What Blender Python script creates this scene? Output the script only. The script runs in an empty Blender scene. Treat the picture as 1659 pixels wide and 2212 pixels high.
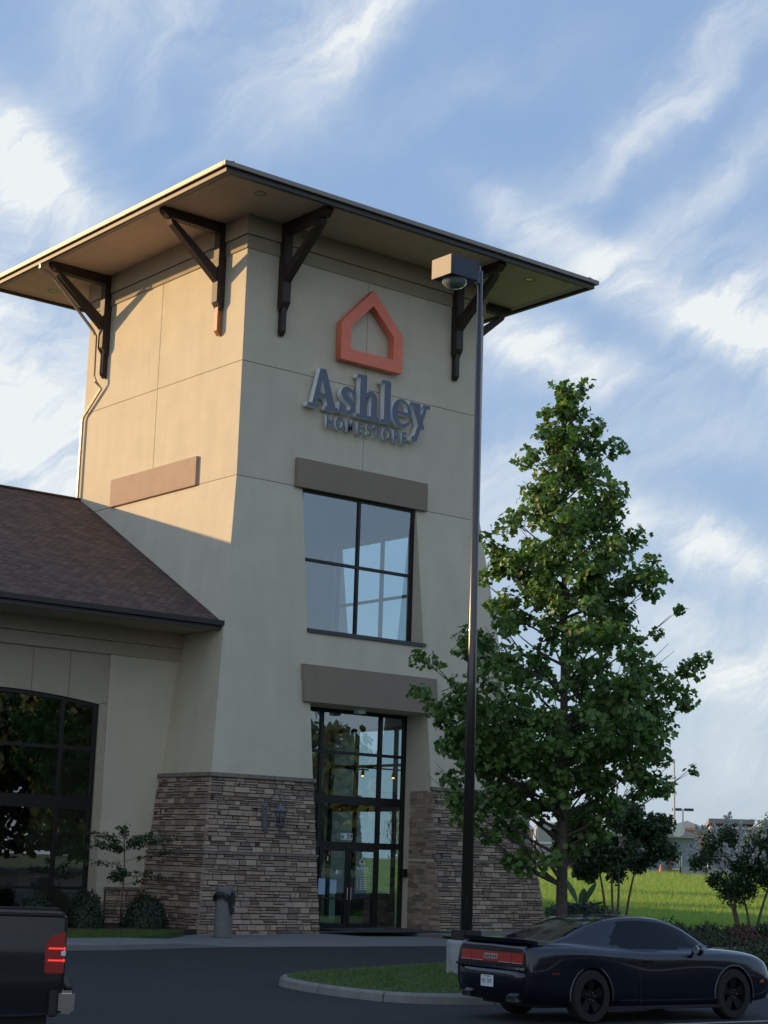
import bpy, bmesh, math, random
import numpy as np
from mathutils import Vector, Matrix
random.seed(7); rng = np.random.default_rng(11)
SC = bpy.context.scene; COL = SC.collection
R = math.radians
# ---------------------------------------------------------------- camera
CAM = Vector((-29.359, -43.699, 2.124))
pitch, roll, yaw = R(11.273), R(1.81), R(38.832)
F = Vector((math.sin(yaw)*math.cos(pitch), math.cos(yaw)*math.cos(pitch), math.sin(pitch)))
RT = Vector((math.cos(yaw), -math.sin(yaw), 0)); UP = RT.cross(F)
XC = RT*math.cos(roll) + UP*math.sin(roll); YC = UP*math.cos(roll) - RT*math.sin(roll)
cd = bpy.data.cameras.new('camera'); cam = bpy.data.objects.new('camera', cd); COL.objects.link(cam)
cam.matrix_world = Matrix(((XC.x, YC.x, -F.x, CAM.x), (XC.y, YC.y, -F.y, CAM.y), (XC.z, YC.z, -F.z, CAM.z), (0, 0, 0, 1)))
cd.sensor_fit = 'HORIZONTAL'; cd.sensor_width = 36; cd.lens = 36*6926.3/3024; cd.clip_start = .2; cd.clip_end = 6000
SC.camera = cam
# ---------------------------------------------------------------- light
SUN = Vector((-1, 1.15, .327)).normalized()
sel = math.asin(SUN.z); saz = math.atan2(SUN.x, SUN.y)      # azimuth clockwise from +Y
sd = bpy.data.lights.new('sun', 'SUN'); sd.energy = 2.75; sd.angle = R(.5); sd.color = (1, .66, .32)
so = bpy.data.objects.new('sun', sd); COL.objects.link(so); so.rotation_euler = SUN.to_track_quat('Z', 'Y').to_euler()
SC.view_settings.view_transform = 'Standard'; SC.view_settings.look = 'None'
SC.view_settings.exposure = 0.9; SC.view_settings.gamma = 1
w = bpy.data.worlds.new('World'); SC.world = w; w.use_nodes = True
nt = w.node_tree; N = nt.nodes; L = nt.links; N.clear()
def nd(t, **k):
    n = N.new(t)
    for a, b in k.items():
        if a.startswith('i_'):
            n.inputs[int(a[2:])].default_value = b
        else: setattr(n, a, b)
    return n
def mth(op, a, b=None, c=None):
    n = N.new('ShaderNodeMath'); n.operation = op
    for i, x in enumerate((a, b, c)):
        if x is None: continue
        if isinstance(x, (int, float)): n.inputs[i].default_value = x
        else: L.new(x, n.inputs[i])
    return n.outputs[0]
sky = nd('ShaderNodeTexSky', sky_type='NISHITA', sun_disc=False, sun_elevation=sel, sun_rotation=saz, altitude=100, air_density=1.2, dust_density=1.0, ozone_density=2.2)
tc = nd('ShaderNodeTexCoord')
def dot(v):
    n = nd('ShaderNodeVectorMath', operation='DOT_PRODUCT'); L.new(tc.outputs['Generated'], n.inputs[0]); n.inputs[1].default_value = v; return n.outputs['Value']
# a sky frame fixed to the compass: A runs to the right of bearing 38.8, B up from 11 deg elevation
A0 = dot(tuple(XC)); B0 = dot(tuple(YC)); C0 = dot(tuple(F)); Z0 = dot((0, 0, 1))
comb = nd('ShaderNodeCombineXYZ'); L.new(A0, comb.inputs[0]); L.new(B0, comb.inputs[1]); L.new(C0, comb.inputs[2])
P = comb.outputs[0]
def noise(vec, scale, detail=6, rough=.6, dist=0.0):
    n = nd('ShaderNodeTexNoise'); L.new(vec, n.inputs['Vector']); n.inputs['Scale'].default_value = scale
    n.inputs['Detail'].default_value = detail; n.inputs['Roughness'].default_value = rough; n.inputs['Distortion'].default_value = dist
    return n
def mapping(vec, loc=(0,0,0), rot=0, scale=(1,1,1), typ='TEXTURE'):
    n = nd('ShaderNodeMapping', vector_type=typ); L.new(vec, n.inputs['Vector']); n.inputs['Location'].default_value = loc
    n.inputs['Rotation'].default_value = (0, 0, rot); n.inputs['Scale'].default_value = scale; return n.outputs[0]
wn = noise(P, 9, 4, .55)
wn.inputs['Detail'].default_value = 7
sb = nd('ShaderNodeVectorMath', operation='SUBTRACT'); L.new(wn.outputs['Color'], sb.inputs[0]); sb.inputs[1].default_value = (.5, .5, .5)
scl = nd('ShaderNodeVectorMath', operation='SCALE'); L.new(sb.outputs[0], scl.inputs[0]); scl.inputs['Scale'].default_value = .085
ad = nd('ShaderNodeVectorMath', operation='ADD'); L.new(P, ad.inputs[0]); L.new(scl.outputs[0], ad.inputs[1]); PW = ad.outputs[0]
# cloud banks: centre (A,B), half sizes, turn, weight
def D2(x, y): return ((x-829.5)/3800, (1106-y)/3800)
banks = [((60,400),.050,.024,-38,.72), ((150,470),.055,.022,-40,.55), ((40,720),.05,.05,0,.8), ((110,950),.06,.05,0,.75), ((0,1000),.06,.04,0,.55),
 ((200,130),.08,.02,60,.28), ((745,110),.050,.014,38,.62), ((830,60),.05,.016,30,.35), ((660,250),.035,.012,40,.25), ((480,60),.06,.03,20,.25),
 ((1390,260),.085,.010,42,.34), ((1560,160),.06,.012,38,.34), ((1180,500),.05,.016,-35,.42), ((1300,590),.055,.016,-30,.40),
 ((1500,720),.038,.022,-25,.85), ((1600,790),.040,.016,-35,.85), ((1620,690),.03,.03,0,.6), ((1130,760),.035,.022,-30,.95), ((1230,820),.035,.012,-12,.6), ((1090,1110),.05,.04,0,.45),
 ((1560,1210),.05,.016,-20,.95), ((1420,1150),.05,.015,-25,.5), ((1560,1480),.045,.016,10,.8), ((1600,1620),.05,.02,0,.45), ((1400,1330),.05,.02,0,.4),
 ((1580,350),.06,.02,30,.2), ((1640,600),.05,.012,30,.35), ((1250,330),.09,.012,42,.22), ((1480,420),.07,.014,36,.30), ((560,200),.07,.010,50,.18), ((380,150),.06,.012,70,.2), ((1000,200),.08,.012,20,.16), ((1380,560),.05,.014,10,.3), ((1500,950),.07,.016,-10,.35), ((1500,1400),.07,.02,0,.35), ((1350,820),.05,.01,-20,.3), ((1290,1000),.06,.012,-5,.25)]
tot = None
for (cx, cy), sx, sy, rt, wt in banks:
    a, b = D2(cx, cy)
    m = mapping(PW, (a, b, 1.0), R(rt), (sx, sy, 4.0))
    dd = nd('ShaderNodeVectorMath', operation='DOT_PRODUCT'); L.new(m, dd.inputs[0]); L.new(m, dd.inputs[1])
    e = mth('MULTIPLY', mth('EXPONENT', mth('MULTIPLY', dd.outputs['Value'], -1.0)), wt)
    tot = e if tot is None else mth('ADD', tot, e)
# general wispy cover all round the sky, streaked
m1 = mapping(PW, (0,0,0), R(32), (.16, .045, .2)); n1 = noise(m1, 1.0, 9, .66, .9)
m2 = mapping(PW, (0,0,0), R(50), (.05, .016, .05)); n2 = noise(m2, 1.0, 7, .62, .6)
m3 = mapping(P, (0,0,0), R(-30), (.5, .3, .5)); n3 = noise(m3, 1.0, 3, .5, .2)
wisp = mth('ADD', mth('MULTIPLY', n1.outputs['Fac'], .7), mth('MULTIPLY', n2.outputs['Fac'], .3))
base = mth('MULTIPLY', mth('MAXIMUM', mth('SUBTRACT', n3.outputs['Fac'], .40), 0), .72)
dens = mth('ADD', tot, base)
fac = mth('MULTIPLY', dens, mth('ADD', mth('MULTIPLY', mth('SUBTRACT', wisp, .5), 3.6), .82))
fac = mth('MINIMUM', mth('MAXIMUM', fac, 0), 1)
fac = mth('POWER', fac, 1.15); fac = mth('MULTIPLY', fac, .95)
# unseen cloud brightness added behind the camera, as fill for the shaded walls
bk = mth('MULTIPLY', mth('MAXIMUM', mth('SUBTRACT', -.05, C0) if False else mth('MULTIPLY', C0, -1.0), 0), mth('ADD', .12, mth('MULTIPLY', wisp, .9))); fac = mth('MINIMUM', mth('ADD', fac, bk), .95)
# pale air low in the sky
hz = mth('EXPONENT', mth('MULTIPLY', mth('MAXIMUM', Z0, 0), -7.5)); hz = mth('MULTIPLY', hz, .74)
skymul = nd('ShaderNodeVectorMath', operation='MULTIPLY'); L.new(sky.outputs[0], skymul.inputs[0]); SKYMUL = skymul
skymul.inputs[1].default_value = (.9, .95, 1.1)
flat = nd('ShaderNodeMix', data_type='RGBA'); flat.inputs['Factor'].default_value = .72; L.new(skymul.outputs[0], flat.inputs['A']); flat.inputs['B'].default_value = (1.62, 2.45, 3.95, 1)
mx0 = nd('ShaderNodeMix', data_type='RGBA'); L.new(hz, mx0.inputs['Factor']); L.new(flat.outputs['Result'], mx0.inputs['A']); mx0.inputs['B'].default_value = (3.15, 3.65, 3.85, 1)
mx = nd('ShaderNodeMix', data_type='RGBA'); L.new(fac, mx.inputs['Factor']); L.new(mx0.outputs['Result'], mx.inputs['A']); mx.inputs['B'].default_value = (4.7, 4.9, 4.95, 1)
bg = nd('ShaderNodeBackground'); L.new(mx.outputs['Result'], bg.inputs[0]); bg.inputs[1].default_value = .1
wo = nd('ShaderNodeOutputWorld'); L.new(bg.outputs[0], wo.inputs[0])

# ---------------------------------------------------------------- materials
def mat(name, col, rough=.7, metal=0, var=0, vscale=6, bump=0, bscale=40, coat=0, emit=None, estr=0, spec=.5, detail=4, vcol2=None):
    m = bpy.data.materials.new(name); m.use_nodes = True; t = m.node_tree; b = t.nodes['Principled BSDF']
    b.inputs['Roughness'].default_value = rough; b.inputs['Metallic'].default_value = metal; b.inputs['Coat Weight'].default_value = coat
    b.inputs['Coat Roughness'].default_value = .05
    b.inputs['Specular IOR Level'].default_value = spec
    c = (*col, 1); b.inputs['Base Color'].default_value = c
    if emit: b.inputs['Emission Color'].default_value = (*emit, 1); b.inputs['Emission Strength'].default_value = estr
    if var or bump:
        tcn = t.nodes.new('ShaderNodeTexCoord')
    if var:
        n = t.nodes.new('ShaderNodeTexNoise'); n.inputs['Scale'].default_value = vscale; n.inputs['Detail'].default_value = detail; n.inputs['Roughness'].default_value = .65
        t.links.new(tcn.outputs['Object'], n.inputs['Vector'])
        r = t.nodes.new('ShaderNodeValToRGB'); e = r.color_ramp.elements
        c2 = vcol2 or tuple(min(1, x*(1+var)) for x in col)
        e[0].color = (*[x*(1-var) for x in col], 1); e[1].color = (*c2, 1); e[0].position = .3; e[1].position = .7
        t.links.new(n.outputs['Fac'], r.inputs[0]); t.links.new(r.outputs[0], b.inputs['Base Color'])
    if bump:
        n = t.nodes.new('ShaderNodeTexNoise'); n.inputs['Scale'].default_value = bscale; n.inputs['Detail'].default_value = 5
        t.links.new(tcn.outputs['Object'], n.inputs['Vector'])
        bp = t.nodes.new('ShaderNodeBump'); bp.inputs['Strength'].default_value = bump; bp.inputs['Distance'].default_value = .02
        t.links.new(n.outputs['Fac'], bp.inputs['Height']); t.links.new(bp.outputs[0], b.inputs['Normal'])
    return m
def stucco(name, col):
    m = bpy.data.materials.new(name); m.use_nodes = True; t = m.node_tree; b = t.nodes['Principled BSDF']; b.inputs['Roughness'].default_value = .92; b.inputs['Specular IOR Level'].default_value = .2
    tcn = t.nodes.new('ShaderNodeTexCoord'); lk = t.links
    def nz(scale, det, ms=(1,1,1)):
        mp = t.nodes.new('ShaderNodeMapping'); mp.inputs['Scale'].default_value = ms; lk.new(tcn.outputs['Object'], mp.inputs[0])
        n = t.nodes.new('ShaderNodeTexNoise'); n.inputs['Scale'].default_value = scale; n.inputs['Detail'].default_value = det; n.inputs['Roughness'].default_value = .6; lk.new(mp.outputs[0], n.inputs['Vector']); return n.outputs['Fac']
    a = nz(1.1, 5); c = nz(1.6, 5, (1, 1, .12)); g = nz(28, 3)
    def mm(op, x, y):
        n = t.nodes.new('ShaderNodeMath'); n.operation = op
        for i, v in enumerate((x, y)):
            if isinstance(v, (int, float)): n.inputs[i].default_value = v
            else: lk.new(v, n.inputs[i])
        return n.outputs[0]
    s = mm('ADD', mm('ADD', mm('MULTIPLY', a, .22), mm('MULTIPLY', c, .20)), mm('MULTIPLY', g, .10)); s = mm('ADD', s, .74)
    v = t.nodes.new('ShaderNodeVectorMath'); v.operation = 'SCALE'; v.inputs[0].default_value = col; lk.new(s, v.inputs['Scale']); lk.new(v.outputs[0], b.inputs['Base Color'])
    h = nz(60, 6); bp = t.nodes.new('ShaderNodeBump'); bp.inputs['Strength'].default_value = .5; bp.inputs['Distance'].default_value = .012; lk.new(h, bp.inputs['Height']); lk.new(bp.outputs[0], b.inputs['Normal'])
    return m
def glass(name, tint=(.75,.85,.88), ior=2.0, gt=(.9,.97,1)):
    m = bpy.data.materials.new(name); m.use_nodes = True; t = m.node_tree; t.nodes.clear()
    o = t.nodes.new('ShaderNodeOutputMaterial'); mx = t.nodes.new('ShaderNodeMixShader'); tr = t.nodes.new('ShaderNodeBsdfTransparent'); gl = t.nodes.new('ShaderNodeBsdfGlossy'); fr = t.nodes.new('ShaderNodeFresnel')
    fr.inputs[0].default_value = ior; tr.inputs[0].default_value = (*tint, 1); gl.inputs['Roughness'].default_value = .0; gl.inputs[0].default_value = (*gt, 1)
    tcn = t.nodes.new('ShaderNodeTexCoord'); n = t.nodes.new('ShaderNodeTexNoise'); n.inputs['Scale'].default_value = .7; n.inputs['Detail'].default_value = 1
    t.links.new(tcn.outputs['Object'], n.inputs['Vector']); bp = t.nodes.new('ShaderNodeBump'); bp.inputs['Strength'].default_value = .02; bp.inputs['Distance'].default_value = .05
    t.links.new(n.outputs['Fac'], bp.inputs['Height']); t.links.new(bp.outputs[0], gl.inputs['Normal'])
    ge = t.nodes.new('ShaderNodeNewGeometry'); iv = t.nodes.new('ShaderNodeMath'); iv.operation = 'SUBTRACT'; iv.inputs[0].default_value = 1; t.links.new(ge.outputs['Backfacing'], iv.inputs[1]); ml = t.nodes.new('ShaderNodeMath'); ml.operation = 'MULTIPLY'; t.links.new(fr.outputs[0], ml.inputs[0]); t.links.new(iv.outputs[0], ml.inputs[1]); t.links.new(ml.outputs[0], mx.inputs[0]); t.links.new(tr.outputs[0], mx.inputs[1]); t.links.new(gl.outputs[0], mx.inputs[2]); t.links.new(mx.outputs[0], o.inputs[0])
    return m
def colmat(name, rough=.85, bump=.6, bscale=18, mul=1.0):
    m = bpy.data.materials.new(name); m.use_nodes = True; t = m.node_tree; b = t.nodes['Principled BSDF']; b.inputs['Roughness'].default_value = rough; b.inputs['Specular IOR Level'].default_value = .25
    a = t.nodes.new('ShaderNodeVertexColor'); a.layer_name = 'Col'; tcn = t.nodes.new('ShaderNodeTexCoord'); n = t.nodes.new('ShaderNodeTexNoise'); n.inputs['Scale'].default_value = bscale; n.inputs['Detail'].default_value = 5
    t.links.new(tcn.outputs['Object'], n.inputs['Vector']); mr = t.nodes.new('ShaderNodeMapRange'); mr.inputs['To Min'].default_value = .7*mul; mr.inputs['To Max'].default_value = 1.3*mul; t.links.new(n.outputs['Fac'], mr.inputs['Value'])
    v = t.nodes.new('ShaderNodeVectorMath'); v.operation = 'SCALE'; t.links.new(a.outputs[0], v.inputs[0]); t.links.new(mr.outputs[0], v.inputs['Scale']); t.links.new(v.outputs[0], b.inputs['Base Color'])
    bp = t.nodes.new('ShaderNodeBump'); bp.inputs['Strength'].default_value = bump; bp.inputs['Distance'].default_value = .02; t.links.new(n.outputs['Fac'], bp.inputs['Height']); t.links.new(bp.outputs[0], b.inputs['Normal'])
    return m
def leafmat(name, col, trans=.3, rough=.45, spec=.4):
    m = bpy.data.materials.new(name); m.use_nodes = True; t = m.node_tree; b = t.nodes['Principled BSDF']; b.inputs['Roughness'].default_value = rough; b.inputs['Specular IOR Level'].default_value = spec
    a = t.nodes.new('ShaderNodeVertexColor'); a.layer_name = 'Col'; v = t.nodes.new('ShaderNodeVectorMath'); v.operation = 'MULTIPLY'; v.inputs[1].default_value = col
    t.links.new(a.outputs[0], v.inputs[0]); t.links.new(v.outputs[0], b.inputs['Base Color'])
    tr = t.nodes.new('ShaderNodeBsdfTranslucent'); v2 = t.nodes.new('ShaderNodeVectorMath'); v2.operation = 'MULTIPLY'; v2.inputs[1].default_value = (1.05, 1.4, .75); t.links.new(v.outputs[0], v2.inputs[0]); t.links.new(v2.outputs[0], tr.inputs[0])
    mx = t.nodes.new('ShaderNodeMixShader'); mx.inputs[0].default_value = trans; o = t.nodes['Material Output']
    t.links.new(b.outputs[0], mx.inputs[1]); t.links.new(tr.outputs[0], mx.inputs[2]); t.links.new(mx.outputs[0], o.inputs[0])
    return m
M = {}
M['stucco'] = stucco('stucco', (.60, .550, .435)); M['taupe'] = stucco('taupe_stucco', (.38, .33, .25)); M['lintel'] = stucco('lintel_stucco', (.27, .225, .175))
M['wing_taupe'] = stucco('wing_taupe_stucco', (.44, .385, .30)); M['soffit'] = stucco('soffit_stucco', (.60, .46, .36))
M['frame'] = mat('bronze_frame', (.02, .018, .018), .4, .3); M['timber'] = mat('bracket_timber', (.030, .018, .014), .55, 0, .4, 14, .3, 30); M['timber_new'] = mat('bare_timber', (.35, .14, .06), .5, 0, .2, 9)
M['fascia'] = mat('fascia', (.045, .038, .036), .45); M['gutter'] = mat('gutter_metal', (.22, .19, .155), .34, .6); M['glass'] = glass('window_glass', (.82,.90,.92), 2.9); M['dark_glass'] = glass('store_glass', (.60, .67, .66), 2.7)
M['joint'] = mat('joint', (.17, .15, .12), .9); M['sill'] = mat('sill_metal', (.035, .032, .036), .45); M['cap'] = mat('stone_cap', (.20, .18, .16), .9, 0, .3, 4, .6, 25)
M['stone'] = colmat('ledge_stone', mul=1.6); M['mortar'] = mat('mortar', (.055, .048, .043), .95)
M['navy'] = mat('sign_navy', (.105, .130, .185), .45, 0, .05, 2); M['return'] = mat('sign_return', (.80, .84, .88), .45); M['orange'] = mat('sign_orange', (.86, .21, .12), .5, 0, .05, 2)
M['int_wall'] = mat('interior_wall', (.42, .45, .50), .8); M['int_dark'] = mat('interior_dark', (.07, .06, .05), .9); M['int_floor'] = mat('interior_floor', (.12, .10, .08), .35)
M['asphalt'] = mat('asphalt', (.0115, .0135, .0145), .85, 0, .38, .7, .6, 90, detail=9); M['concrete'] = mat('concrete', (.16, .165, .165), .9, 0, .14, 1.2, .3, 60, detail=8); M['kerb'] = mat('kerb_concrete', (.19, .185, .17), .9, 0, .2, 2.2, .3, 40)
M['mulch'] = mat('mulch', (.035, .024, .018), 1, 0, .5, 12, 1, 30); M['turf'] = mat('turf', (.045, .075, .020), 1, 0, .35, 5, .6, 60)
M['pole'] = mat('pole_bronze', (.034, .028, .028), .30, .3, coat=.5, spec=.8); M['fixture'] = mat('fixture_bronze', (.035, .045, .065), .5, .1); M['fix_pale'] = mat('fixture_pale', (.36, .31, .24), .6)
M['bark'] = mat('bark', (.075, .062, .052), .95, 0, .35, 9, .8, 30); M['bark2'] = mat('smooth_bark', (.13, .10, .085), .8, 0, .35, 5, .3, 20)
M['leaf'] = leafmat('tulip_leaf', (.115, .205, .058), .36, .42); M['myrtle'] = leafmat('myrtle_leaf', (.048, .085, .036), .25); M['flower'] = leafmat('white_flower', (.62, .60, .64), .2, .8); M['hedge'] = leafmat('hedge_leaf', (.035, .055, .020), .2)
M['hedge_red'] = leafmat('hedge_red_leaf', (.085, .035, .022), .2); M['shrub'] = leafmat('shrub_leaf', (.022, .036, .016), .15); M['grass'] = leafmat('grass_blade', (.27, .36, .105), .35, .7); M['banana'] = leafmat('banana_leaf', (.05, .10, .045), .25); M['far_leaf'] = leafmat('far_leaf', (.10, .15, .05), .2)
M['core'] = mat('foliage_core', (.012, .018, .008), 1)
M['carpaint'] = mat('car_paint', (.004, .006, .017), .24, .3, coat=.7); M['carglass'] = mat('car_glass', (.004, .005, .008), .06, 0, spec=.28); M['tyre'] = mat('tyre', (.014, .014, .015), .85); M['rim'] = mat('black_rim', (.014, .014, .017), .3, .5); M['chrome'] = mat('chrome', (.6, .6, .62), .15, 1)
M['lamp_red'] = mat('lamp_red', (.24, .010, .012), .22, coat=.5, emit=(1, .05, .03), estr=.012); M['lamp_lit'] = mat('lamp_lit', (.5, .02, .02), .3, emit=(1, .06, .04), estr=.45); M['plate'] = mat('plate', (.62, .68, .72), .5); M['black'] = mat('black_plastic', (.012, .012, .013), .6); M['truckpaint'] = mat('truck_paint', (.006, .009, .014), .28, .1, coat=.35, spec=.35)
M['badge'] = mat('badge_silver', (.45, .45, .46), .3, .8)
M['binmat'] = mat('bin_grey', (.15, .15, .15), .7, 0, .12, 8); M['white'] = mat('white', (.7, .75, .8), .6); M['paper'] = mat('paper_blue', (.38, .55, .70), .8); M['lantern'] = mat('lantern_patina', (.15, .16, .19), .6, .3, .3, 8); M['lglass'] = glass('lantern_glass', (.7, .75, .8), 1.5)
M['line'] = mat('line_paint', (.42, .42, .40), .8, 0, .3, 6); M['rock'] = mat('rock', (.42, .38, .36), .9, 0, .2, 3, .5, 12)

# ---------------------------------------------------------------- mesh tools
class MB:
    def __init__(s): s.v = []; s.f = []; s.c = []
    def add(s, vs, fs, col=None):
        o = len(s.v); s.v.extend([tuple(x) for x in vs]); s.f.extend([tuple(i+o for i in f) for f in fs]); s.c.extend([col or (1, 1, 1)]*len(vs)); return s
    def hexa(s, p, col=None):   # p: 4 bottom ccw, 4 top ccw
        return s.add(p, [(3,2,1,0),(4,5,6,7),(0,1,5,4),(1,2,6,5),(2,3,7,6),(3,0,4,7)], col)
    def box(s, x0, x1, y0, y1, z0, z1, col=None):
        return s.hexa([(x0,y0,z0),(x1,y0,z0),(x1,y1,z0),(x0,y1,z0),(x0,y0,z1),(x1,y0,z1),(x1,y1,z1),(x0,y1,z1)], col)
    def prism(s, poly, fn, d0, d1):   # poly 2D; fn(u,v,d)->xyz
        n = len(poly); a = [fn(u, v, d0) for u, v in poly]; b = [fn(u, v, d1) for u, v in poly]
        return s.add(a+b, [tuple(range(n-1,-1,-1)), tuple(range(n, 2*n))]+[(i,(i+1)%n,n+(i+1)%n,n+i) for i in range(n)])
    def tube(s, pts, rads, n=8, caps=True, col=None):
        pts = [Vector(p) for p in pts]; o = len(s.v); vs = []; fs = []
        if isinstance(rads, (int, float)): rads = [rads]*len(pts)
        for i, p in enumerate(pts):
            t = (pts[min(i+1, len(pts)-1)]-pts[max(i-1, 0)]).normalized(); a = t.orthogonal().normalized() if i == 0 else (a-t*a.dot(t)).normalized(); b = t.cross(a)
            for k in range(n):
                th = 2*math.pi*k/n; vs.append(p+(a*math.cos(th)+b*math.sin(th))*rads[i])
        for i in range(len(pts)-1):
            for k in range(n): k2 = (k+1) % n; fs.append((i*n+k, i*n+k2, (i+1)*n+k2, (i+1)*n+k))
        if caps: fs.append(tuple(range(n-1,-1,-1))); fs.append(tuple((len(pts)-1)*n+k for k in range(n)))
        return s.add(vs, fs, col)
    def lathe(s, prof, n=24, o=(0,0,0), ax='z'):
        vs = []; fs = []
        for r, h in prof:
            for k in range(n):
                th = 2*math.pi*k/n; a, b = r*math.cos(th), r*math.sin(th)
                vs.append((o[0]+a, o[1]+b, o[2]+h) if ax == 'z' else (o[0]+a, o[1]+h, o[2]+b))
        for i in range(len(prof)-1):
            for k in range(n): k2 = (k+1) % n; fs.append((i*n+k, i*n+k2, (i+1)*n+k2, (i+1)*n+k))
        return s.add(vs, fs)
    def grid(s, P, closed=False):  # P[i][j]
        ni, nj = len(P), len(P[0]); return s.add([q for r in P for q in r], [(i*nj+j, i*nj+j+1, (i+1)*nj+j+1, (i+1)*nj+j) for i in range(ni-1) for j in range(nj-1)])
    def build(s, name, m, parent=None, smooth=False, bevel=0, local=False, fixn=True):
        me = bpy.data.meshes.new(name); off = Vector((0,0,0)) if (parent is None or local) else world_loc(parent)
        me.from_pydata([(x-off.x, y-off.y, z-off.z) for x, y, z in s.v], [], s.f)
        if any(c != (1,1,1) for c in s.c):
            ca = me.color_attributes.new('Col', 'FLOAT_COLOR', 'POINT'); arr = np.ones((len(s.c), 4), 'f'); arr[:, :3] = s.c; ca.data.foreach_set('color', arr.ravel())
        for mm_ in (m if isinstance(m, (list, tuple)) else [m]): me.materials.append(M[mm_] if isinstance(mm_, str) else mm_)
        if fixn or bevel:
            bm = bmesh.new(); bm.from_mesh(me)
            bmesh.ops.recalc_face_normals(bm, faces=bm.faces)
            if bevel: bmesh.ops.bevel(bm, geom=list(bm.edges), offset=bevel, segments=2, affect='EDGES', clamp_overlap=True)
            bm.to_mesh(me); bm.free()
        if smooth: me.shade_smooth()
        o = bpy.data.objects.new(name, me); COL.objects.link(o)
        if parent is not None: o.parent = parent
        return o
def world_loc(o):
    v = Vector((0,0,0))
    while o is not None: v += Vector(o.location); o = o.parent
    return v
def empty(name, loc, label, cat, group=None, rz=0):
    o = bpy.data.objects.new(name, None); COL.objects.link(o); o.location = loc; o.rotation_euler = (0, 0, rz); o.empty_display_size = .2
    return tag(o, label, cat, group)
def tag(o, label=None, cat=None, group=None, kind=None):
    if label: o['label'] = label
    if cat: o['category'] = cat
    if group: o['group'] = group
    if kind: o['kind'] = kind
    return o
def copytree(o, parent=None):
    c = o.copy(); COL.objects.link(c)
    if parent is not None: c.parent = parent
    for ch in list(o.children): copytree(ch, c)
    return c
def np_mesh(name, verts, nper, faces_t, cols, m, parent=None, smooth=False):
    """verts (K,nper,3); faces_t list of index tuples in one element; cols (K,3)"""
    K = len(verts); me = bpy.data.meshes.new(name); V = verts.reshape(-1, 3)
    off = np.array(world_loc(parent)) if parent is not None else 0
    V = V-off
    lt = [len(f) for f in faces_t]; flat = np.concatenate([np.array(f) for f in faces_t]); nl = len(flat)
    me.vertices.add(len(V)); me.vertices.foreach_set('co', V.astype('f').ravel())
    idx = (flat[None, :]+(np.arange(K)*nper)[:, None]).ravel(); me.loops.add(len(idx)); me.loops.foreach_set('vertex_index', idx.astype('i'))
    tot_ = np.tile(lt, K); st = np.concatenate([[0], np.cumsum(tot_)[:-1]]); me.polygons.add(len(tot_)); me.polygons.foreach_set('loop_start', st.astype('i')); me.polygons.foreach_set('loop_total', tot_.astype('i'))
    me.update(calc_edges=True)
    ca = me.color_attributes.new('Col', 'FLOAT_COLOR', 'POINT'); arr = np.ones((K*nper, 4), 'f'); arr[:, :3] = np.repeat(cols, nper, axis=0); ca.data.foreach_set('color', arr.ravel())
    me.materials.append(M[m]); 
    if smooth: me.shade_smooth()
    o = bpy.data.objects.new(name, me); COL.objects.link(o)
    if parent is not None: o.parent = parent
    return o
def text_obj(name, s, size, m, parent, mat_w, extrude=.002, offset=0.0, spacing=1.0):
    cu = bpy.data.curves.new(name, 'FONT'); cu.body = s; cu.size = size; cu.extrude = extrude; cu.offset = offset; cu.align_x = 'CENTER'; cu.align_y = 'CENTER'; cu.space_character = spacing
    t = bpy.data.objects.new(name, cu); COL.objects.link(t); dg = bpy.context.evaluated_depsgraph_get(); me = bpy.data.meshes.new_from_object(t.evaluated_get(dg)); bpy.data.objects.remove(t)
    me.transform(mat_w); me.materials.clear(); me.materials.append(M[m]); o = bpy.data.objects.new(name, me); COL.objects.link(o)
    if parent is not None:
        me.transform(Matrix.Translation(-world_loc(parent))); o.parent = parent
    return o
FRONT = Matrix(((1,0,0,0),(0,0,-1,0),(0,1,0,0),(0,0,0,1)))     # text in XZ plane facing -Y
# ================================================================ THE STORE
W, DP, ZS = 10.0, 9.74, 21.97; ZB = 13.6; SL = 1.7/13.6
def s_(z): return SL*max(0, ZB-z)
store = empty('store_building', (0, 0, 0), 'beige stucco store with tall square tower, stone base and brown roofed wing', 'store building')
def fpt(side, u, d, z):     # u along the face, d outward from the battered face
    s = s_(z)+d
    return {'f': (u, -s, z), 'l': (-s, u, z), 'r': (W+s, u, z), 'b': (u, DP+d, z)}[side]
TH = .35
def cell(mb, side, u0, u1, z0, z1, c0=0, c1=0):
    """wall block; c0/c1 = 1 where that end is a corner of the tower (mitred)"""
    far = W if side in 'fb' else DP
    def o(z, e):
        if e == 0: return (-s_(z) if c0 else u0)
        if c1: return (far+s_(z) if side in 'fb' else (DP if True else 0))
        return u1
    def i(e):
        if e == 0: return (TH if c0 else u0)
        return (far-TH if c1 else u1)
    ins = {'f': lambda u, z: (u, TH, z), 'l': lambda u, z: (TH, u, z), 'r': lambda u, z: (W-TH, u, z), 'b': lambda u, z: (u, DP-TH, z)}[side]
    q = []
    for z in (z0, z1):
        q += [fpt(side, o(z, 0), 0, z), fpt(side, o(z, 1), 0, z), ins(i(1), z), ins(i(0), z)]
    mb.hexa(q)
OX0, OX1 = 2.5, 7.17
wl = MB()
for side, uw in (('f', (OX0, OX1)), ('r', (2.4, 7.6))):
    far = W if side == 'f' else DP
    cell(wl, side, 0, uw[0], 0, ZB, 1, 0); cell(wl, side, uw[1], far, 0, ZB, 0, 1)
    cell(wl, side, uw[0], uw[1], 6.8, 9.1)
    cell(wl, side, 0, far, ZB, ZS, 1, 1)
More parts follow.
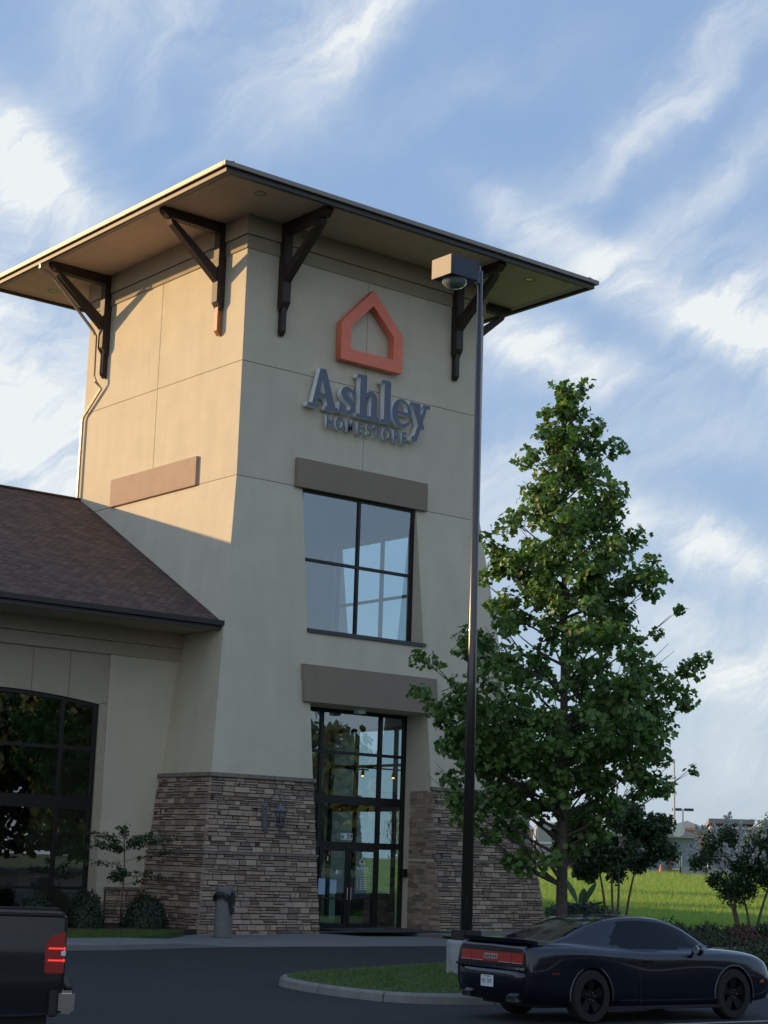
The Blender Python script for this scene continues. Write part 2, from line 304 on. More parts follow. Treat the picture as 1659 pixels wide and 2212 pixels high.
for side in 'lb':
    far = W if side == 'b' else DP
    cell(wl, side, 0, far, 0, ZB, 1, 1); cell(wl, side, 0, far, ZB, ZS, 1, 1)
tw = wl.build('tower_wall', 'stucco', store)
# cornice bands (taupe, slightly proud)
cb = MB()
for d, z0, z1 in ((.045, 20.88, 21.30), (.09, 21.33, ZS-.002)):
    for a in ((-d, W+d, -d, .02), (-d, W+d, DP-.02, DP+d)): cb.box(a[0], a[1], a[2], a[3], z0, z1)
    for a in ((-d, .02), (W-.02, W+d)): cb.box(a[0], a[1], .0205, DP-.0205, z0, z1)
cb.build('cornice', 'taupe', store)
jt = MB(); g = .011
for z in (17.24, ZB):
    jt.box(-.003, W+.003, -.003, .0, z-g, z+g); jt.box(-.003, 0, .0, DP, z-g, z+g)
jt.box(-.003, 0, 4.9, 4.92, ZB+g, 17.24-g); jt.box(-.003, 0, 4.9, 4.92, 17.24+g, 20.88)
jt.box(4.86, 4.875, -.003, 0, ZB+g, 17.24-g); jt.box(4.86, 4.875, -.003, 0, 17.24+g, 20.88)
jt.build('joint', 'joint', store)
MB().box(-.10, .02, 2.16, 7.42, 13.58, 14.52).build('lintel_panel', mat('panel_stucco', (.42, .315, .25), .92, 0, .06, 2, .3, 50), store, bevel=.008)
MB().box(2.18, 7.55, -.14, .02, 13.57, 14.5).build('lintel', 'lintel', store, bevel=.008)
def lint2(side, a, b):
    q = []
    for z in (6.82, 7.97): q += [fpt(side, a, .13, z), fpt(side, b, .13, z), fpt(side, b, -.3, z), fpt(side, a, -.3, z)]
    return MB().hexa(q)
lint2('f', 2.2, 7.55).build('lintel', 'lintel', store, bevel=.008)
lint2('r', 2.1, 7.9).build('lintel', 'lintel', store, bevel=.008)
# ---- roof of the tower
E_ = 2.58
MB().box(-E_, W+E_, -E_, DP+E_, ZS, ZS+.05).build('soffit', 'soffit', store)
fs = MB(); t = .12
for (a, b, c, d) in ((-E_-t, W+E_+t, -E_-t, -E_), (-E_-t, W+E_+t, DP+E_, DP+E_+t), (-E_-t, -E_, -E_, DP+E_), (W+E_, W+E_+t, -E_, DP+E_)): fs.box(a, b, c, d, ZS-.10, ZS+.16)
fs.build('fascia', 'fascia', store)
tr = MB(); i_ = .22
for (a, b, c, d) in ((-E_+i_, W+E_-i_, -E_+i_, -E_+i_+.03), (-E_+i_, W+E_-i_, DP+E_-i_-.03, DP+E_-i_), (-E_+i_, -E_+i_+.03, -E_+i_+.03, DP+E_-i_-.03), (W+E_-i_-.03, W+E_-i_, -E_+i_+.03, DP+E_-i_-.03)): tr.box(a, b, c, d, ZS-.02, ZS+.001)
tr.build('soffit_trim', mat('trim_pale', (.5, .46, .38), .7), store)
gt = MB()
for (a, b, c, d) in ((-E_-t-.12, W+E_+t+.12, -E_-t-.12, -E_-t-.002), (-E_-t-.12, W+E_+t+.12, DP+E_+t+.002, DP+E_+t+.12), (-E_-t-.12, -E_-t-.002, -E_-t, DP+E_+t), (W+E_+t+.002, W+E_+t+.12, -E_-t, DP+E_+t)): gt.box(a, b, c, d, ZS+.045, ZS+.19)
gt.build('gutter', 'gutter', store, bevel=.012)
def shingle_mat():
    m = bpy.data.materials.new('shingles'); m.use_nodes = True; t = m.node_tree; b = t.nodes['Principled BSDF']; b.inputs['Roughness'].default_value = .9; lk = t.links
    uv = t.nodes.new('ShaderNodeUVMap'); uv.uv_map = 'UVMap'
    def br(sq, sc, c1, c2, mort):
        n = t.nodes.new('ShaderNodeTexBrick'); n.offset = .5; n.inputs['Scale'].default_value = 1; n.inputs['Brick Width'].default_value = sc; n.inputs['Row Height'].default_value = sq; n.inputs['Mortar Size'].default_value = .012
        n.inputs['Color1'].default_value = c1; n.inputs['Color2'].default_value = c2; n.inputs['Mortar'].default_value = mort; n.inputs['Bias'].default_value = 0; lk.new(uv.outputs[0], n.inputs[0]); return n
    a = br(.17, .30, (.135, .085, .070, 1), (.060, .042, .038, 1), (.016, .012, .011, 1))
    n = t.nodes.new('ShaderNodeTexNoise'); n.inputs['Scale'].default_value = 1.3; n.inputs['Detail'].default_value = 8; lk.new(uv.outputs[0], n.inputs['Vector'])
    mr = t.nodes.new('ShaderNodeMapRange'); mr.inputs['To Min'].default_value = .65; mr.inputs['To Max'].default_value = 1.35; lk.new(n.outputs['Fac'], mr.inputs['Value'])
    v = t.nodes.new('ShaderNodeVectorMath'); v.operation = 'SCALE'; lk.new(a.outputs['Color'], v.inputs[0]); lk.new(mr.outputs[0], v.inputs['Scale']); lk.new(v.outputs[0], b.inputs['Base Color'])
    bp = t.nodes.new('ShaderNodeBump'); bp.inputs['Strength'].default_value = .6; bp.inputs['Distance'].default_value = .02; lk.new(a.outputs['Fac'], bp.inputs['Height']); bp.invert = True; lk.new(bp.outputs[0], b.inputs['Normal'])
    return m
M['shingle'] = shingle_mat()
def roofpart(polys, name='roof'):
    mb = MB()
    for P4, _ in polys: mb.add(P4, [tuple(range(len(P4)))])
    o = mb.build(name, 'shingle', store); me = o.data; uvl = me.uv_layers.new(name='UVMap')
    for pl in me.polygons:
        n = Vector(pl.normal); h = n.cross(Vector((0,0,1))); h = h.normalized() if h.length > 1e-4 else Vector((1,0,0)); u = h.cross(n).normalized()
        for li in pl.loop_indices:
            c = me.vertices[me.loops[li].vertex_index].co; uvl.data[li].uv = (c.dot(h), c.dot(u))
    return o
z0 = ZS+.17; ee = E_+.14; zt = z0+7.5*.28
c4 = [(-ee,-ee,z0),(W+ee,-ee,z0),(W+ee,DP+ee,z0),(-ee,DP+ee,z0)]; r1 = (W/2, 4.6, zt); r2 = (W/2, 5.1, zt)
roofpart([([c4[0], c4[1], r1], 0), ([c4[1], c4[2], r2, r1], 0), ([c4[2], c4[3], r2], 0), ([c4[3], c4[0], r1, r2], 0)])
sh = MB()     # shingle edge course, uneven
for side in range(4):
    a, b = Vector(c4[side]), Vector(c4[(side+1) % 4]); nseg = 46; dr = (b-a)/nseg; nrm = Vector((dr.y, -dr.x, 0)).normalized()
    for k in range(nseg):
        h = .03+random.random()*.03; p = a+dr*k; q = a+dr*(k+.97); z = p.z
        sh.hexa([(p.x, p.y, z-.01), (q.x, q.y, z-.01), tuple(q-nrm*.3+Vector((0,0,-.01))), tuple(p-nrm*.3+Vector((0,0,-.01))), (p.x, p.y, z+h), (q.x, q.y, z+h), tuple(q-nrm*.3+Vector((0,0,.1))), tuple(p-nrm*.3+Vector((0,0,.1)))])
sh.build('shingle_edge', M['fascia'], store)
# ---- timber brackets
def bracket(pos, d, new=False):
    """pos: point on wall line (x,y); d: outward unit vector"""
    a = Vector((d[0], d[1], 0)); tn = Vector((-d[1], d[0], 0)); p = Vector((pos[0], pos[1], 0))
    mb = MB(); hw = .15
    def f(half):
        def g_(u, v, dd): q = p+a*u+tn*dd; return (q.x, q.y, v)
        return g_
    pr = lambda poly, h: mb.prism(poly, f(0), -h, h)
    pr([(.005,19.2),(.10,19.05),(.30,19.35),(.30,ZS-.01),(.005,ZS-.01)], hw)                     # upper post
    pr([(.30,ZS-.36),(2.22,ZS-.30),(2.40,ZS-.14),(2.40,ZS-.012),(.30,ZS-.012)], hw*.93)          # beam
    pr([(.302,20.0),(.302,20.42),(1.95,ZS-.362),(2.12,ZS-.362),(2.05,ZS-.50)], hw*.82)         # brace
    for sx in (-1, 1): mb.box(*sorted((p.x+a.x*.31+tn.x*sx*.1-.012, p.x+a.x*.33+tn.x*sx*.1+.012)), *sorted((p.y+a.y*.31+tn.y*sx*.1-.012, p.y+a.y*.33+tn.y*sx*.1+.012)), 20.7, 20.74)
    o = mb.build('bracket', 'timber', store, bevel=.006)
    lo = MB(); lo.prism([(.004,18.36),(.07,18.27),(.2,18.42),(.2,19.19),(.004,19.19)], f(0), -hw*.62, hw*.62)
    lo.build('bracket_foot', 'timber_new' if new else 'timber', o, bevel=.006)
for pos, d, nw in (((0,1.31),(-1,0),True), ((0,8.42),(-1,0),False), ((1.37,0),(0,-1),False), ((8.66,0),(0,-1),False), ((W,1.31),(1,0),False), ((W,8.42),(1,0),False), ((1.37,DP),(0,1),False), ((8.66,DP),(0,1),False)): bracket(pos, d, nw)
for x, y in ((-.79,11.2),(-.79,-1.72),(10.58,-1.66)):
    mb = MB(); mb.lathe([(.19,-.012),(.19,.0),(.15,.0),(.13,-.004)], 20, (x, y, ZS-.002)); o = mb.build('soffit_light', 'fix_pale', store)
    MB().lathe([(.13,-.003),(.05,-.006),(0.0,-.006)], 16, (x, y, ZS-.003)).build('lens', 'badge', o)
# downspout from the side gutter down the far edge of the tower
ds = MB(); px, pw = -.16, .055
ds.tube([(-2.66, 8.66, ZS+.05), (-2.66, 8.66, ZS-.22), (-2.3, 8.64, ZS-.36), (-2.08, 8.64, ZS-.52), (-.50, 8.64, 20.0), (-.37, 8.62, 19.8), (-.36, 8.60, 18.35), (-.32, 8.52, 18.15), (-.12, 8.46, 17.93), (-.10, 9.60, 17.13), (-.10, 9.66, 17.0), (-.10, 9.66, 14.2)], pw, 4)
ds.build('downspout', mat('downspout_metal', (.42, .37, .30), .4, .3), store)
# ---- stone cladding
PAL = [(.175,.135,.115),(.235,.195,.165),(.12,.095,.085),(.28,.235,.20),(.20,.17,.16),(.145,.11,.10),(.215,.18,.15),(.25,.215,.195),(.095,.075,.07)]
def cladding(mb, P, z0, z1, ulo, uhi, seed, proud=(.035, .085)):
    """P(u, d, z): point; ulo/uhi functions of z"""
    rr = random.Random(seed); z = z0
    while z < z1-.02:
        h = min(rr.choice((.10, .12, .14, .17, .17)), z1-z)
        if z1-z-h < .05: h = z1-z
        u = ulo(z); end = uhi(z)
        while u < end-.01:
            l = min(rr.uniform(.16, .52), end-u)
            if end-u-l < .12: l = end-u
            parts = [(z, z+h)] if (h < .11 or rr.random() < .62) else [(z, z+h*.5), (z+h*.5, z+h)]
            for a, b in parts:
                c = rr.choice(PAL); k = rr.uniform(.85, 1.15); c = tuple((x*.72+.175*.28)*k*q for x, q in zip(c, (1.12, 1.0, .86))); d = rr.uniform(*proud); gp = .006; d2 = d+rr.uniform(-.012, .012)
                ua, ub = u+gp, u+l-gp; za, zb = a+gp*.8, b-gp*.8; e = .012
                j = [rr.uniform(-.006, .006) for _ in range(4)]
                mb.add([P(ua, 0, za), P(ub, 0, za), P(ub, 0, zb), P(ua, 0, zb), P(ua+e, d, za+e+j[0]), P(ub-e, d2, za+e+j[1]), P(ub-e, d2, zb-e+j[2]), P(ua+e, d, zb-e+j[3])], [(4,5,6,7),(0,1,5,4),(1,2,6,5),(2,3,7,6),(3,0,4,7)], c)
            u += l
        z += h
st = MB(); mo = MB(); cp = MB()
ZC, ZM = 4.40, 2.22
sides = [('f', lambda z: -s_(z)-.05, lambda z: OX0, 1), ('f', lambda z: OX1, lambda z: W+s_(z)+.05, 2), ('l', lambda z: -s_(z)-.05, lambda z: 1.6, 3), ('r', lambda z: -s_(z)-.05, lambda z: 2.4, 4), ('r', lambda z: 7.6, lambda z: DP, 5)]
for sd_, lo, hi, seed in sides:
    P = lambda u, d, z, sd_=sd_: fpt(sd_, u, d, z)
    cladding(st, P, 0, ZM, lo, hi, seed); cladding(st, P, ZM+.07, ZC, lo, hi, seed+10, (.02, .07))
    q = []
    for z in (0, ZC): q += [P(lo(z)+.05, .018, z), P(hi(z)-.02, .018, z), P(hi(z)-.02, -.05, z), P(lo(z)+.05, -.05, z)]
    MB().hexa(q).build('mortar_bed', 'mortar', store); cp = MB()
    for za, zb, pr in ((ZM, ZM+.07, .10), (ZC, ZC+.12, .12)):
        u = lo(za)-.06; end = hi(za)+(.05 if hi(za) in (OX0,) else 0)
        if lo(za) == OX1: u = OX1-.05
        while u < end-.02:
            l = min(random.Random(int(u*1000)+seed).uniform(.8, 1.3), end-u); 
            if end-u-l < .3: l = end-u
            q = []
            for z in (za, zb): q += [P(u+.004, pr, z), P(u+l-.004, pr, z), P(u+l-.004, -.04, z), P(u+.004, -.04, z)]
            cp.hexa(q); u += l
        cp.build('stone_cap', 'cap', store, bevel=.01); cp = MB()
# reveals of the entrance
for x, sg, seed in ((OX0, 1, 31), (OX1, -1, 32)):
    P = lambda u, d, z, x=x, sg=sg: (x+sg*d*.6, u, z)
    if sg < 0:
        cladding(st, P, 0, ZM, lambda z: -s_(z)-.03, lambda z: -.12, seed, (.03, .06)); cladding(st, P, ZM+.07, ZC, lambda z: -s_(z)-.03, lambda z: -.12, seed+5, (.03, .06))
# low stone wall under the wing pilaster
YW = 1.57; XP = -3.08
P = lambda u, d, z: (u, YW-.10-d, z)
cladding(st, P, 0, 1.12, lambda z: XP+.25, lambda z: -s_(z), 41, (.03, .07)); mo.box(XP+.25, -1.5, YW-.11, YW-.01, 0, 1.12); cp = MB()
cp.box(XP+.22, -1.45, YW-.22, YW-.01, 1.12, 1.2)
st.build('stone_cladding', 'stone', store, fixn=False); mo.build('mortar_bed', 'mortar', store); cp.build('stone_cap', 'cap', store, bevel=.01)

# ---- glazing helper: frame made of bars in a plane
def bars(lst, y0, y1, side='f'):
    mb = MB()
    for a, b, z0, z1 in lst:
        if side == 'f': mb.box(a, b, y0, y1, z0, z1)
        else: mb.box(W-y1, W-y0, a, b, z0, z1)
    return mb
def window(side, a, b, z0, z1, mull, trans, yy, name='window', fw=.09, gl='glass', tb=.09):
    """frame with continuous jambs, mullions between rails"""
    L_ = [(a, a+fw, z0, z1), (b-fw, b, z0, z1), (a+fw, b-fw, z1-fw, z1), (a+fw, b-fw, z0, z0+fw)]
    for m_ in mull: L_.append((m_-fw/2, m_+fw/2, z0+fw, z1-fw))
    xs = [a+fw]+[q for m_ in mull for q in (m_-fw/2, m_+fw/2)]+[b-fw]
    for tz, th in trans:
        for k in range(0, len(xs), 2): L_.append((xs[k], xs[k+1], tz-th/2, tz+th/2))
    o = bars(L_, yy, yy+.13, side).build(name, 'frame', store)
    g_ = bars([(a+fw*.5, b-fw*.5, z0+fw*.5, z1-fw*.5)], yy+.06, yy+.072, side).build('pane', gl, o)
    return o
window('f', OX0, OX1, 9.1, ZB-.02, [4.87], [(11.36, .09)], .06)
window('r', 2.4, 7.6, 9.1, ZB-.02, [5.0], [(11.36, .09)], .10)
q = []
sq = []
for z in (8.98, 9.1): sq += [fpt('f', OX0-.02, .06, z), fpt('f', OX1+.05, .06, z), (OX1+.05, .19, z), (OX0-.02, .19, z)]
MB().hexa(sq).build('window_sill', 'sill', store)
# interior mullion seen behind the glass of the side window, entrance glazing
YE = .15
def ent(a, b, mull, side, yy):
    return window(side, a, b, 0.02, 6.79, mull, [(5.46, .09), (4.0, .26), (2.64, .16)], yy, 'entrance_window', .11, 'glass')
entw = ent(OX0, OX1, [3.78-.02, 6.12], 'f', YE)
ent(2.4, 7.6, [3.9, 6.1], 'r', .10)
# entrance doors: two leaves in the middle bay
XD0, XD1 = 3.815, 6.065
for a, b, hx in ((XD0, 4.94, 4.88), (4.96, XD1, 5.02)):
    mb = MB(); yy0, yy1 = YE-.03, YE+.04
    mb.box(a, a+.09, yy0, yy1, .05, 2.55); mb.box(b-.09, b, yy0, yy1, .05, 2.55); mb.box(a+.09, b-.09, yy0, yy1, 2.44, 2.55); mb.box(a+.09, b-.09, yy0, yy1, .05, .26); mb.box(a+.09, b-.09, yy0, yy1, .98, 1.03)
    d = mb.build('door', 'frame', store)
    MB().tube([(hx, yy0-.002, .95), (hx, yy0-.07, .97), (hx, yy0-.07, 1.33), (hx, yy0-.002, 1.35)], .014, 6).build('handle', 'chrome', d)
# inside: floor, ceiling, dark back wall so the lobby reads as a room
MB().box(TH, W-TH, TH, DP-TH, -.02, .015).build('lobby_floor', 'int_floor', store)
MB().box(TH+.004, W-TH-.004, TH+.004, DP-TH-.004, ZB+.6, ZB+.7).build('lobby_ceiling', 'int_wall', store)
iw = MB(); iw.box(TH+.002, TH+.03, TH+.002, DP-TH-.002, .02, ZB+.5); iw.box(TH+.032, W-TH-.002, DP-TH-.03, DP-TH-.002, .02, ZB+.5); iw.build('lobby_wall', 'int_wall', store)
MB().box(1.2, 9.2, 2.0, 2.05, 5.15, 5.2).build('lighting_track', 'frame', store); MB().box(1.2, 9.2, 4.6, 4.65, 5.25, 5.3).build('lighting_track', 'frame', store)
ti = bpy.data.objects[-1] if False else None
for x, y in ((3.6, 2.02), (6.9, 2.02), (8.2, 2.02), (5.1, 4.62)):
    sp = MB(); sp.tube([(x, y, 5.15 if y < 3 else 5.25), (x, y, 5.03), (x-.05, y-.05, 4.9)], [.02, .05, .07], 8); o = sp.build('spotlight', 'frame', store)
    MB().tube([(x-.052, y-.052, 4.898), (x-.054, y-.054, 4.89)], .055, 8).build('bulb', mat('warm_bulb', (1, .7, .4), .5, emit=(1, .55, .2), estr=1.4), o)
# track-lit furniture silhouettes in the lobby: a counter
MB().box(6.6, 8.6, 2.2, 2.9, .02, 1.12).build('counter', 'int_dark', store, bevel=.02)

# ---- wing
XL = -46.0; ww = MB(); wa, ws = -6.72, 6.66
def arch(x): return ws-.0217*(x-wa)**2
AX0, AX1 = 2*wa+3.33, -3.33
def wingcell(x0, x1, z0, z1, mb=ww, y0=YW, y1=YW+.3): mb.box(x0, x1, y0, y1, z0, z1)
wingcell(XP, -.3, 0, 8.74)                       # pale pilaster
pt = MB(); yt = YW+.045
pt.box(AX1, XP-.003, yt, YW+.3, 0, 8.74)
NS = 24
for k in range(NS):
    a = AX0+(AX1-AX0)*k/NS; b = AX0+(AX1-AX0)*(k+1)/NS
    pt.hexa([(a, yt, arch(a)), (b, yt, arch(b)), (b, YW+.3, arch(b)), (a, YW+.3, arch(a)), (a, yt, 8.74), (b, yt, 8.74), (b, YW+.3, 8.74), (a, YW+.3, 8.74)])
pt.box(AX0-.25, AX0, yt, YW+.3, 0, 8.74); pt.box(AX0, AX1, yt, YW+.3, 0, .28)
pt.build('arch_surround', 'wing_taupe', store)
wx = AX0-.25
ww.box(XL, wx-.003, YW, YW+.3, 0, 8.74)
ww.build('wing_wall', 'stucco', store)
wb = MB(); wb.box(XL, -.6, YW-.05, YW-.002, 7.90, 8.28); wb.box(XL, -.6, YW-.10, YW-.002, 8.30, 8.739); wb.build('wing_band', 'wing_taupe', store)
wj = MB()
for x in (-5.58, -4.38, -6.78, -7.98): MB().box(x-.009, x+.009, yt-.003, yt, arch(x), 7.9).build('wing_joint', 'joint', store)
wj.box(XP-.24, XP-.004, yt-.003, yt, 6.43, 6.45); wj.build('wing_joint', 'joint', store)
# arched window
def archw():
    L_ = MB(); y0, y1 = YW+.10, YW+.23; fw = .12
    L_.box(AX1-fw, AX1, y0, y1, .28, arch(AX1)-.0); L_.box(AX0, AX0+fw, y0, y1, .28, arch(AX0))
    n = 28
    for k in range(n):
        a = AX0+fw+(AX1-AX0-2*fw)*k/n; b = AX0+fw+(AX1-AX0-2*fw)*(k+1)/n
        L_.hexa([(a, y0, arch(a)-fw), (b, y0, arch(b)-fw), (b, y1, arch(b)-fw), (a, y1, arch(a)-fw), (a, y0, arch(a)), (b, y0, arch(b)), (b, y1, arch(b)), (a, y1, arch(a))])
    ms = [-4.47, -8.97]
    for m_ in ms: L_.box(m_-.05, m_+.05, y0, y1, .28, arch(m_)-fw)
    xs = [AX0+fw, ms[1]-.05, ms[1]+.05, ms[0]-.05, ms[0]+.05, AX1-fw]
    for z, h in ((5.1, .10), (3.54, .36), (1.14, .08), (.34, .12)):
        for k in (0, 2, 4): L_.box(xs[k], xs[k+1], y0, y1, z-h/2, z+h/2)
    o = L_.build('window', 'frame', store)
    g_ = MB(); pts = [(AX0+.05, .3), (AX1-.05, .3)]+[(AX1-.05+(AX0-AX1+.1)*k/20, arch(AX1-.05+(AX0-AX1+.1)*k/20)-.05) for k in range(21)]
    g_.prism(pts, lambda u, v, d: (u, d, v), YW+.15, YW+.162); g_.build('pane', 'dark_glass', o)
archw()
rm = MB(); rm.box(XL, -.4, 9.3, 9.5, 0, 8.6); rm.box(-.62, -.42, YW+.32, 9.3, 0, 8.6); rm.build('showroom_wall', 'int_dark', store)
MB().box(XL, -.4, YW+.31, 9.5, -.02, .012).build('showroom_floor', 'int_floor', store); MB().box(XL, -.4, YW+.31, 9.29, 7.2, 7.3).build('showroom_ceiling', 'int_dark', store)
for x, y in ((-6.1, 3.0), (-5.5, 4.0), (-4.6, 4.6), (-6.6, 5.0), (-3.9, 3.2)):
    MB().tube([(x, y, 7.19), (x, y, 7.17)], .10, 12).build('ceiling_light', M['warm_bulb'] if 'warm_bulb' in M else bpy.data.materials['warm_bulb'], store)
# wing roof
ze, ye = 8.98, -.45; zr, yr = 14.18, 9.70
def wz(y): return ze+(zr-ze)*(y-ye)/(yr-ye)
n = 10; pts = [(XL, ye, ze)]
poly = [(XL, ye, ze), (-.58, ye, ze), (-.45, .0, wz(0)), (0, .35, wz(.35)), (.0, yr, zr), (XL, yr, zr)]
back = [(XL, yr, zr), (0, yr, zr), (4, yr+.05, zr), (4, 20.2, 9.0), (XL, 20.2, 9.0)]
roofpart([(poly, 0), (back, 0)])
MB().box(XL, -.56, ye-.03, ye+.10, ze-.27, ze-.012).build('fascia', 'fascia', store)
MB().box(XL, -.565, ye-.15, ye-.034, ze-.14, ze+.015).build('gutter', mat('gutter_dark', (.04, .035, .035), .45, .3), store, bevel=.01)
MB().box(XL, -.56, ye+.11, YW-.003, ze-.25, ze-.21).build('soffit', 'taupe', store)
MB().box(XL, .0, yr-.12, yr+.14, zr-.02, zr+.035).build('ridge_cap', 'fascia', store)
HB = 9.2; XE = 4.0
MB().box(XL, XE, 10.2, 78, 0, HB-.05).build('hall_wall', 'stucco', store); MB().box(XL, XE+.2, 20.3, 78.2, HB-.04, HB+.1).build('hall_roof', 'fascia', store)

# ================================================================ SIGN
def sd_poly(pts):
    pts = np.array(pts, float); c = pts.mean(0)
    def f(X, Y):
        r = np.full(X.shape, -9.)
        for i in range(len(pts)):
            a, b = pts[i], pts[(i+1) % len(pts)]; e = b-a; nn = np.array([e[1], -e[0]])/np.hypot(*e)
            if (c-a)@nn > 0: nn = -nn
            r = np.maximum(r, (X-a[0])*nn[0]+(Y-a[1])*nn[1])
        return r
    return f
def sd_box(x0, x1, y0, y1): return sd_poly([(x0,y0),(x1,y0),(x1,y1),(x0,y1)])
def sd_stroke(pts, wd):
    P_ = np.array(pts, float); wd = np.array(wd, float)
    # catmull resample
    out = []; ow = []
    for i in range(len(P_)-1):
        p0, p1, p2, p3 = P_[max(i-1, 0)], P_[i], P_[i+1], P_[min(i+2, len(P_)-1)]
        for k in range(8):
            t = k/8; out.append(.5*((2*p1)+(-p0+p2)*t+(2*p0-5*p1+4*p2-p3)*t*t+(-p0+3*p1-3*p2+p3)*t**3)); ow.append(wd[i]*(1-t)+wd[i+1]*t)
    out.append(P_[-1]); ow.append(wd[-1])
    def f(X, Y):
        r = np.full(X.shape, 9.)
        for i in range(len(out)-1):
            a, b = out[i], out[i+1]; e = b-a; t = np.clip(((X-a[0])*e[0]+(Y-a[1])*e[1])/(e@e+1e-9), 0, 1)
            r = np.minimum(r, np.hypot(X-a[0]-t*e[0], Y-a[1]-t*e[1])-(ow[i]*(1-t)+ow[i+1]*t)/2)
        return r
    return f
def sd_ell(cx, cy, rx, ry): return lambda X, Y: (np.hypot((X-cx)/rx, (Y-cy)/ry)-1)*min(rx, ry)
def U_(*fs): return lambda X, Y: np.minimum.reduce([f(X, Y) for f in fs])
def S_(a, b): return lambda X, Y: np.maximum(a(X, Y), -b(X, Y))
def contours(f, x0, x1, y0, y1, n=150):
    h = (y1-y0)/n; xs = np.arange(x0, x1+h, h); ys = np.arange(y0, y1+h, h); X, Y = np.meshgrid(xs, ys); Z = f(X, Y); Z = np.where(np.abs(Z) < 1e-7, 1e-7, Z); seg = {}
    ny, nx = Z.shape
    def ip(a, b, k):
        (i0, j0), (i1, j1) = a, b; t = Z[i0, j0]/(Z[i0, j0]-Z[i1, j1]); return (xs[j0]+(xs[j1]-xs[j0])*t, ys[i0]+(ys[i1]-ys[i0])*t)
    adj = {}; pos = {}
    for i in range(ny-1):
        for j in range(nx-1):
            cs = [(i,j),(i,j+1),(i+1,j+1),(i+1,j)]; sg = [Z[c] < 0 for c in cs]
            if all(sg) or not any(sg): continue
            ed = []
            for k in range(4):
                a, b = cs[k], cs[(k+1) % 4]
                if sg[k] != sg[(k+1) % 4]:
                    key = (min(a, b), max(a, b)); pos.setdefault(key, ip(a, b, 0)); ed.append(key)
            for k in range(0, len(ed)-1, 2): adj.setdefault(ed[k], []).append(ed[k+1]); adj.setdefault(ed[k+1], []).append(ed[k])
    loops = []; seen = set()
    for st_ in adj:
        if st_ in seen: continue
        lp = [st_]; seen.add(st_); cur = st_
        while True:
            nx_ = [q for q in adj[cur] if q not in seen]
            if not nx_: break
            cur = nx_[0]; seen.add(cur); lp.append(cur)
        if len(lp) > 8: loops.append([pos[q] for q in lp])
    return loops
def simplify(lp, eps=.0022):
    pts = np.array(lp); n = len(pts); keep = np.zeros(n, bool); far = int(np.argmax(((pts-pts[0])**2).sum(1)))
    def rec(a, b):
        if b <= a+1: return
        e = pts[b % n]-pts[a]; ln = np.hypot(*e)+1e-9; q = pts[a+1:b]; d = np.abs((q[:, 0]-pts[a][0])*e[1]-(q[:, 1]-pts[a][1])*e[0])/ln; k = int(np.argmax(d))
        if d[k] > eps: keep[(a+1+k) % n] = True; rec(a, a+1+k); rec(a+1+k, b)
    keep[0] = keep[far] = True; rec(0, far); rec(far, n); return pts[keep]
def glyph_mesh(name, loops, depth, fn):
    cu = bpy.data.curves.new(name, 'CURVE'); cu.dimensions = '2D'; cu.fill_mode = 'BOTH'; cu.extrude = depth/2
    for lp in loops:
        lp = simplify(lp); sp = cu.splines.new('POLY'); sp.points.add(len(lp)-1); sp.use_cyclic_u = True
        for k, (a, b) in enumerate(lp): sp.points[k].co = (a, b, 0, 1)
    o = bpy.data.objects.new(name, cu); COL.objects.link(o); dg = bpy.context.evaluated_depsgraph_get(); me = bpy.data.meshes.new_from_object(o.evaluated_get(dg)); bpy.data.objects.remove(o); return me
def letters_defs():
    D = {}
    D['A'] = U_(sd_poly([(.46,1.30),(.70,1.30),(1.13,.05),(.80,.05)]), sd_poly([(.46,1.30),(.60,1.30),(.33,.05),(.17,.05)]), sd_box(.33,.95,.36,.50), sd_box(0,.46,0,.12), sd_box(.70,1.22,0,.12))
    D['s'] = U_(sd_stroke([(.57,.66),(.50,.79),(.34,.85),(.19,.79),(.15,.67),(.22,.56),(.36,.48),(.50,.38),(.55,.24),(.47,.11),(.32,.06),(.17,.11),(.07,.27)], [.10,.11,.13,.15,.18,.20,.21,.20,.18,.15,.13,.11,.10]), sd_box(.535,.64,.60,.90), sd_box(.0,.105,.02,.36))
    D['h'] = U_(sd_box(.13,.40,0,1.43), sd_box(0,.2,1.31,1.43), sd_box(0,.50,0,.11), sd_stroke([(.33,.70),(.46,.82),(.60,.86),(.71,.78),(.73,.62)], [.10,.13,.16,.22,.26]), sd_box(.60,.86,0,.65), sd_box(.50,.97,0,.11) , ) 
    D['l'] = U_(sd_box(.10,.37,0,1.43), sd_box(-.03,.2,1.31,1.43), sd_box(-.04,.50,0,.11))
    ring = S_(sd_ell(.40,.455,.40,.475), sd_ell(.455,.475,.215,.375)); ring = S_(ring, sd_poly([(.40,.14),(.95,.22),(.95,.45),(.40,.45)])); 
    D['e'] = U_(ring, sd_box(.20,.79,.41,.52), sd_stroke([(.42,.035),(.60,.07),(.74,.20)], [.10,.12,.10]))
    D['y'] = U_(sd_poly([(.08,.88),(.38,.88),(.66,.08),(.44,.02)]), sd_poly([(.64,.88),(.77,.88),(.34,-.38),(.18,-.30)]), sd_box(0,.46,.80,.92), sd_box(.56,.88,.80,.92), sd_ell(.20,-.31,.11,.10))
    return D
LD = letters_defs()
sign = empty('store_sign', (4.85, 0, 16.18), 'dark blue raised letters reading Ashley HOMESTORE with light sides, under an orange house outline', 'sign')
def two_mat(me, a, b, axis=1, sgn=-1):
    me.materials.clear(); me.materials.append(M[a]); me.materials.append(M[b])
    for p_ in me.polygons: p_.material_index = 0 if p_.normal[axis]*sgn > .8 else 1
GL = {}
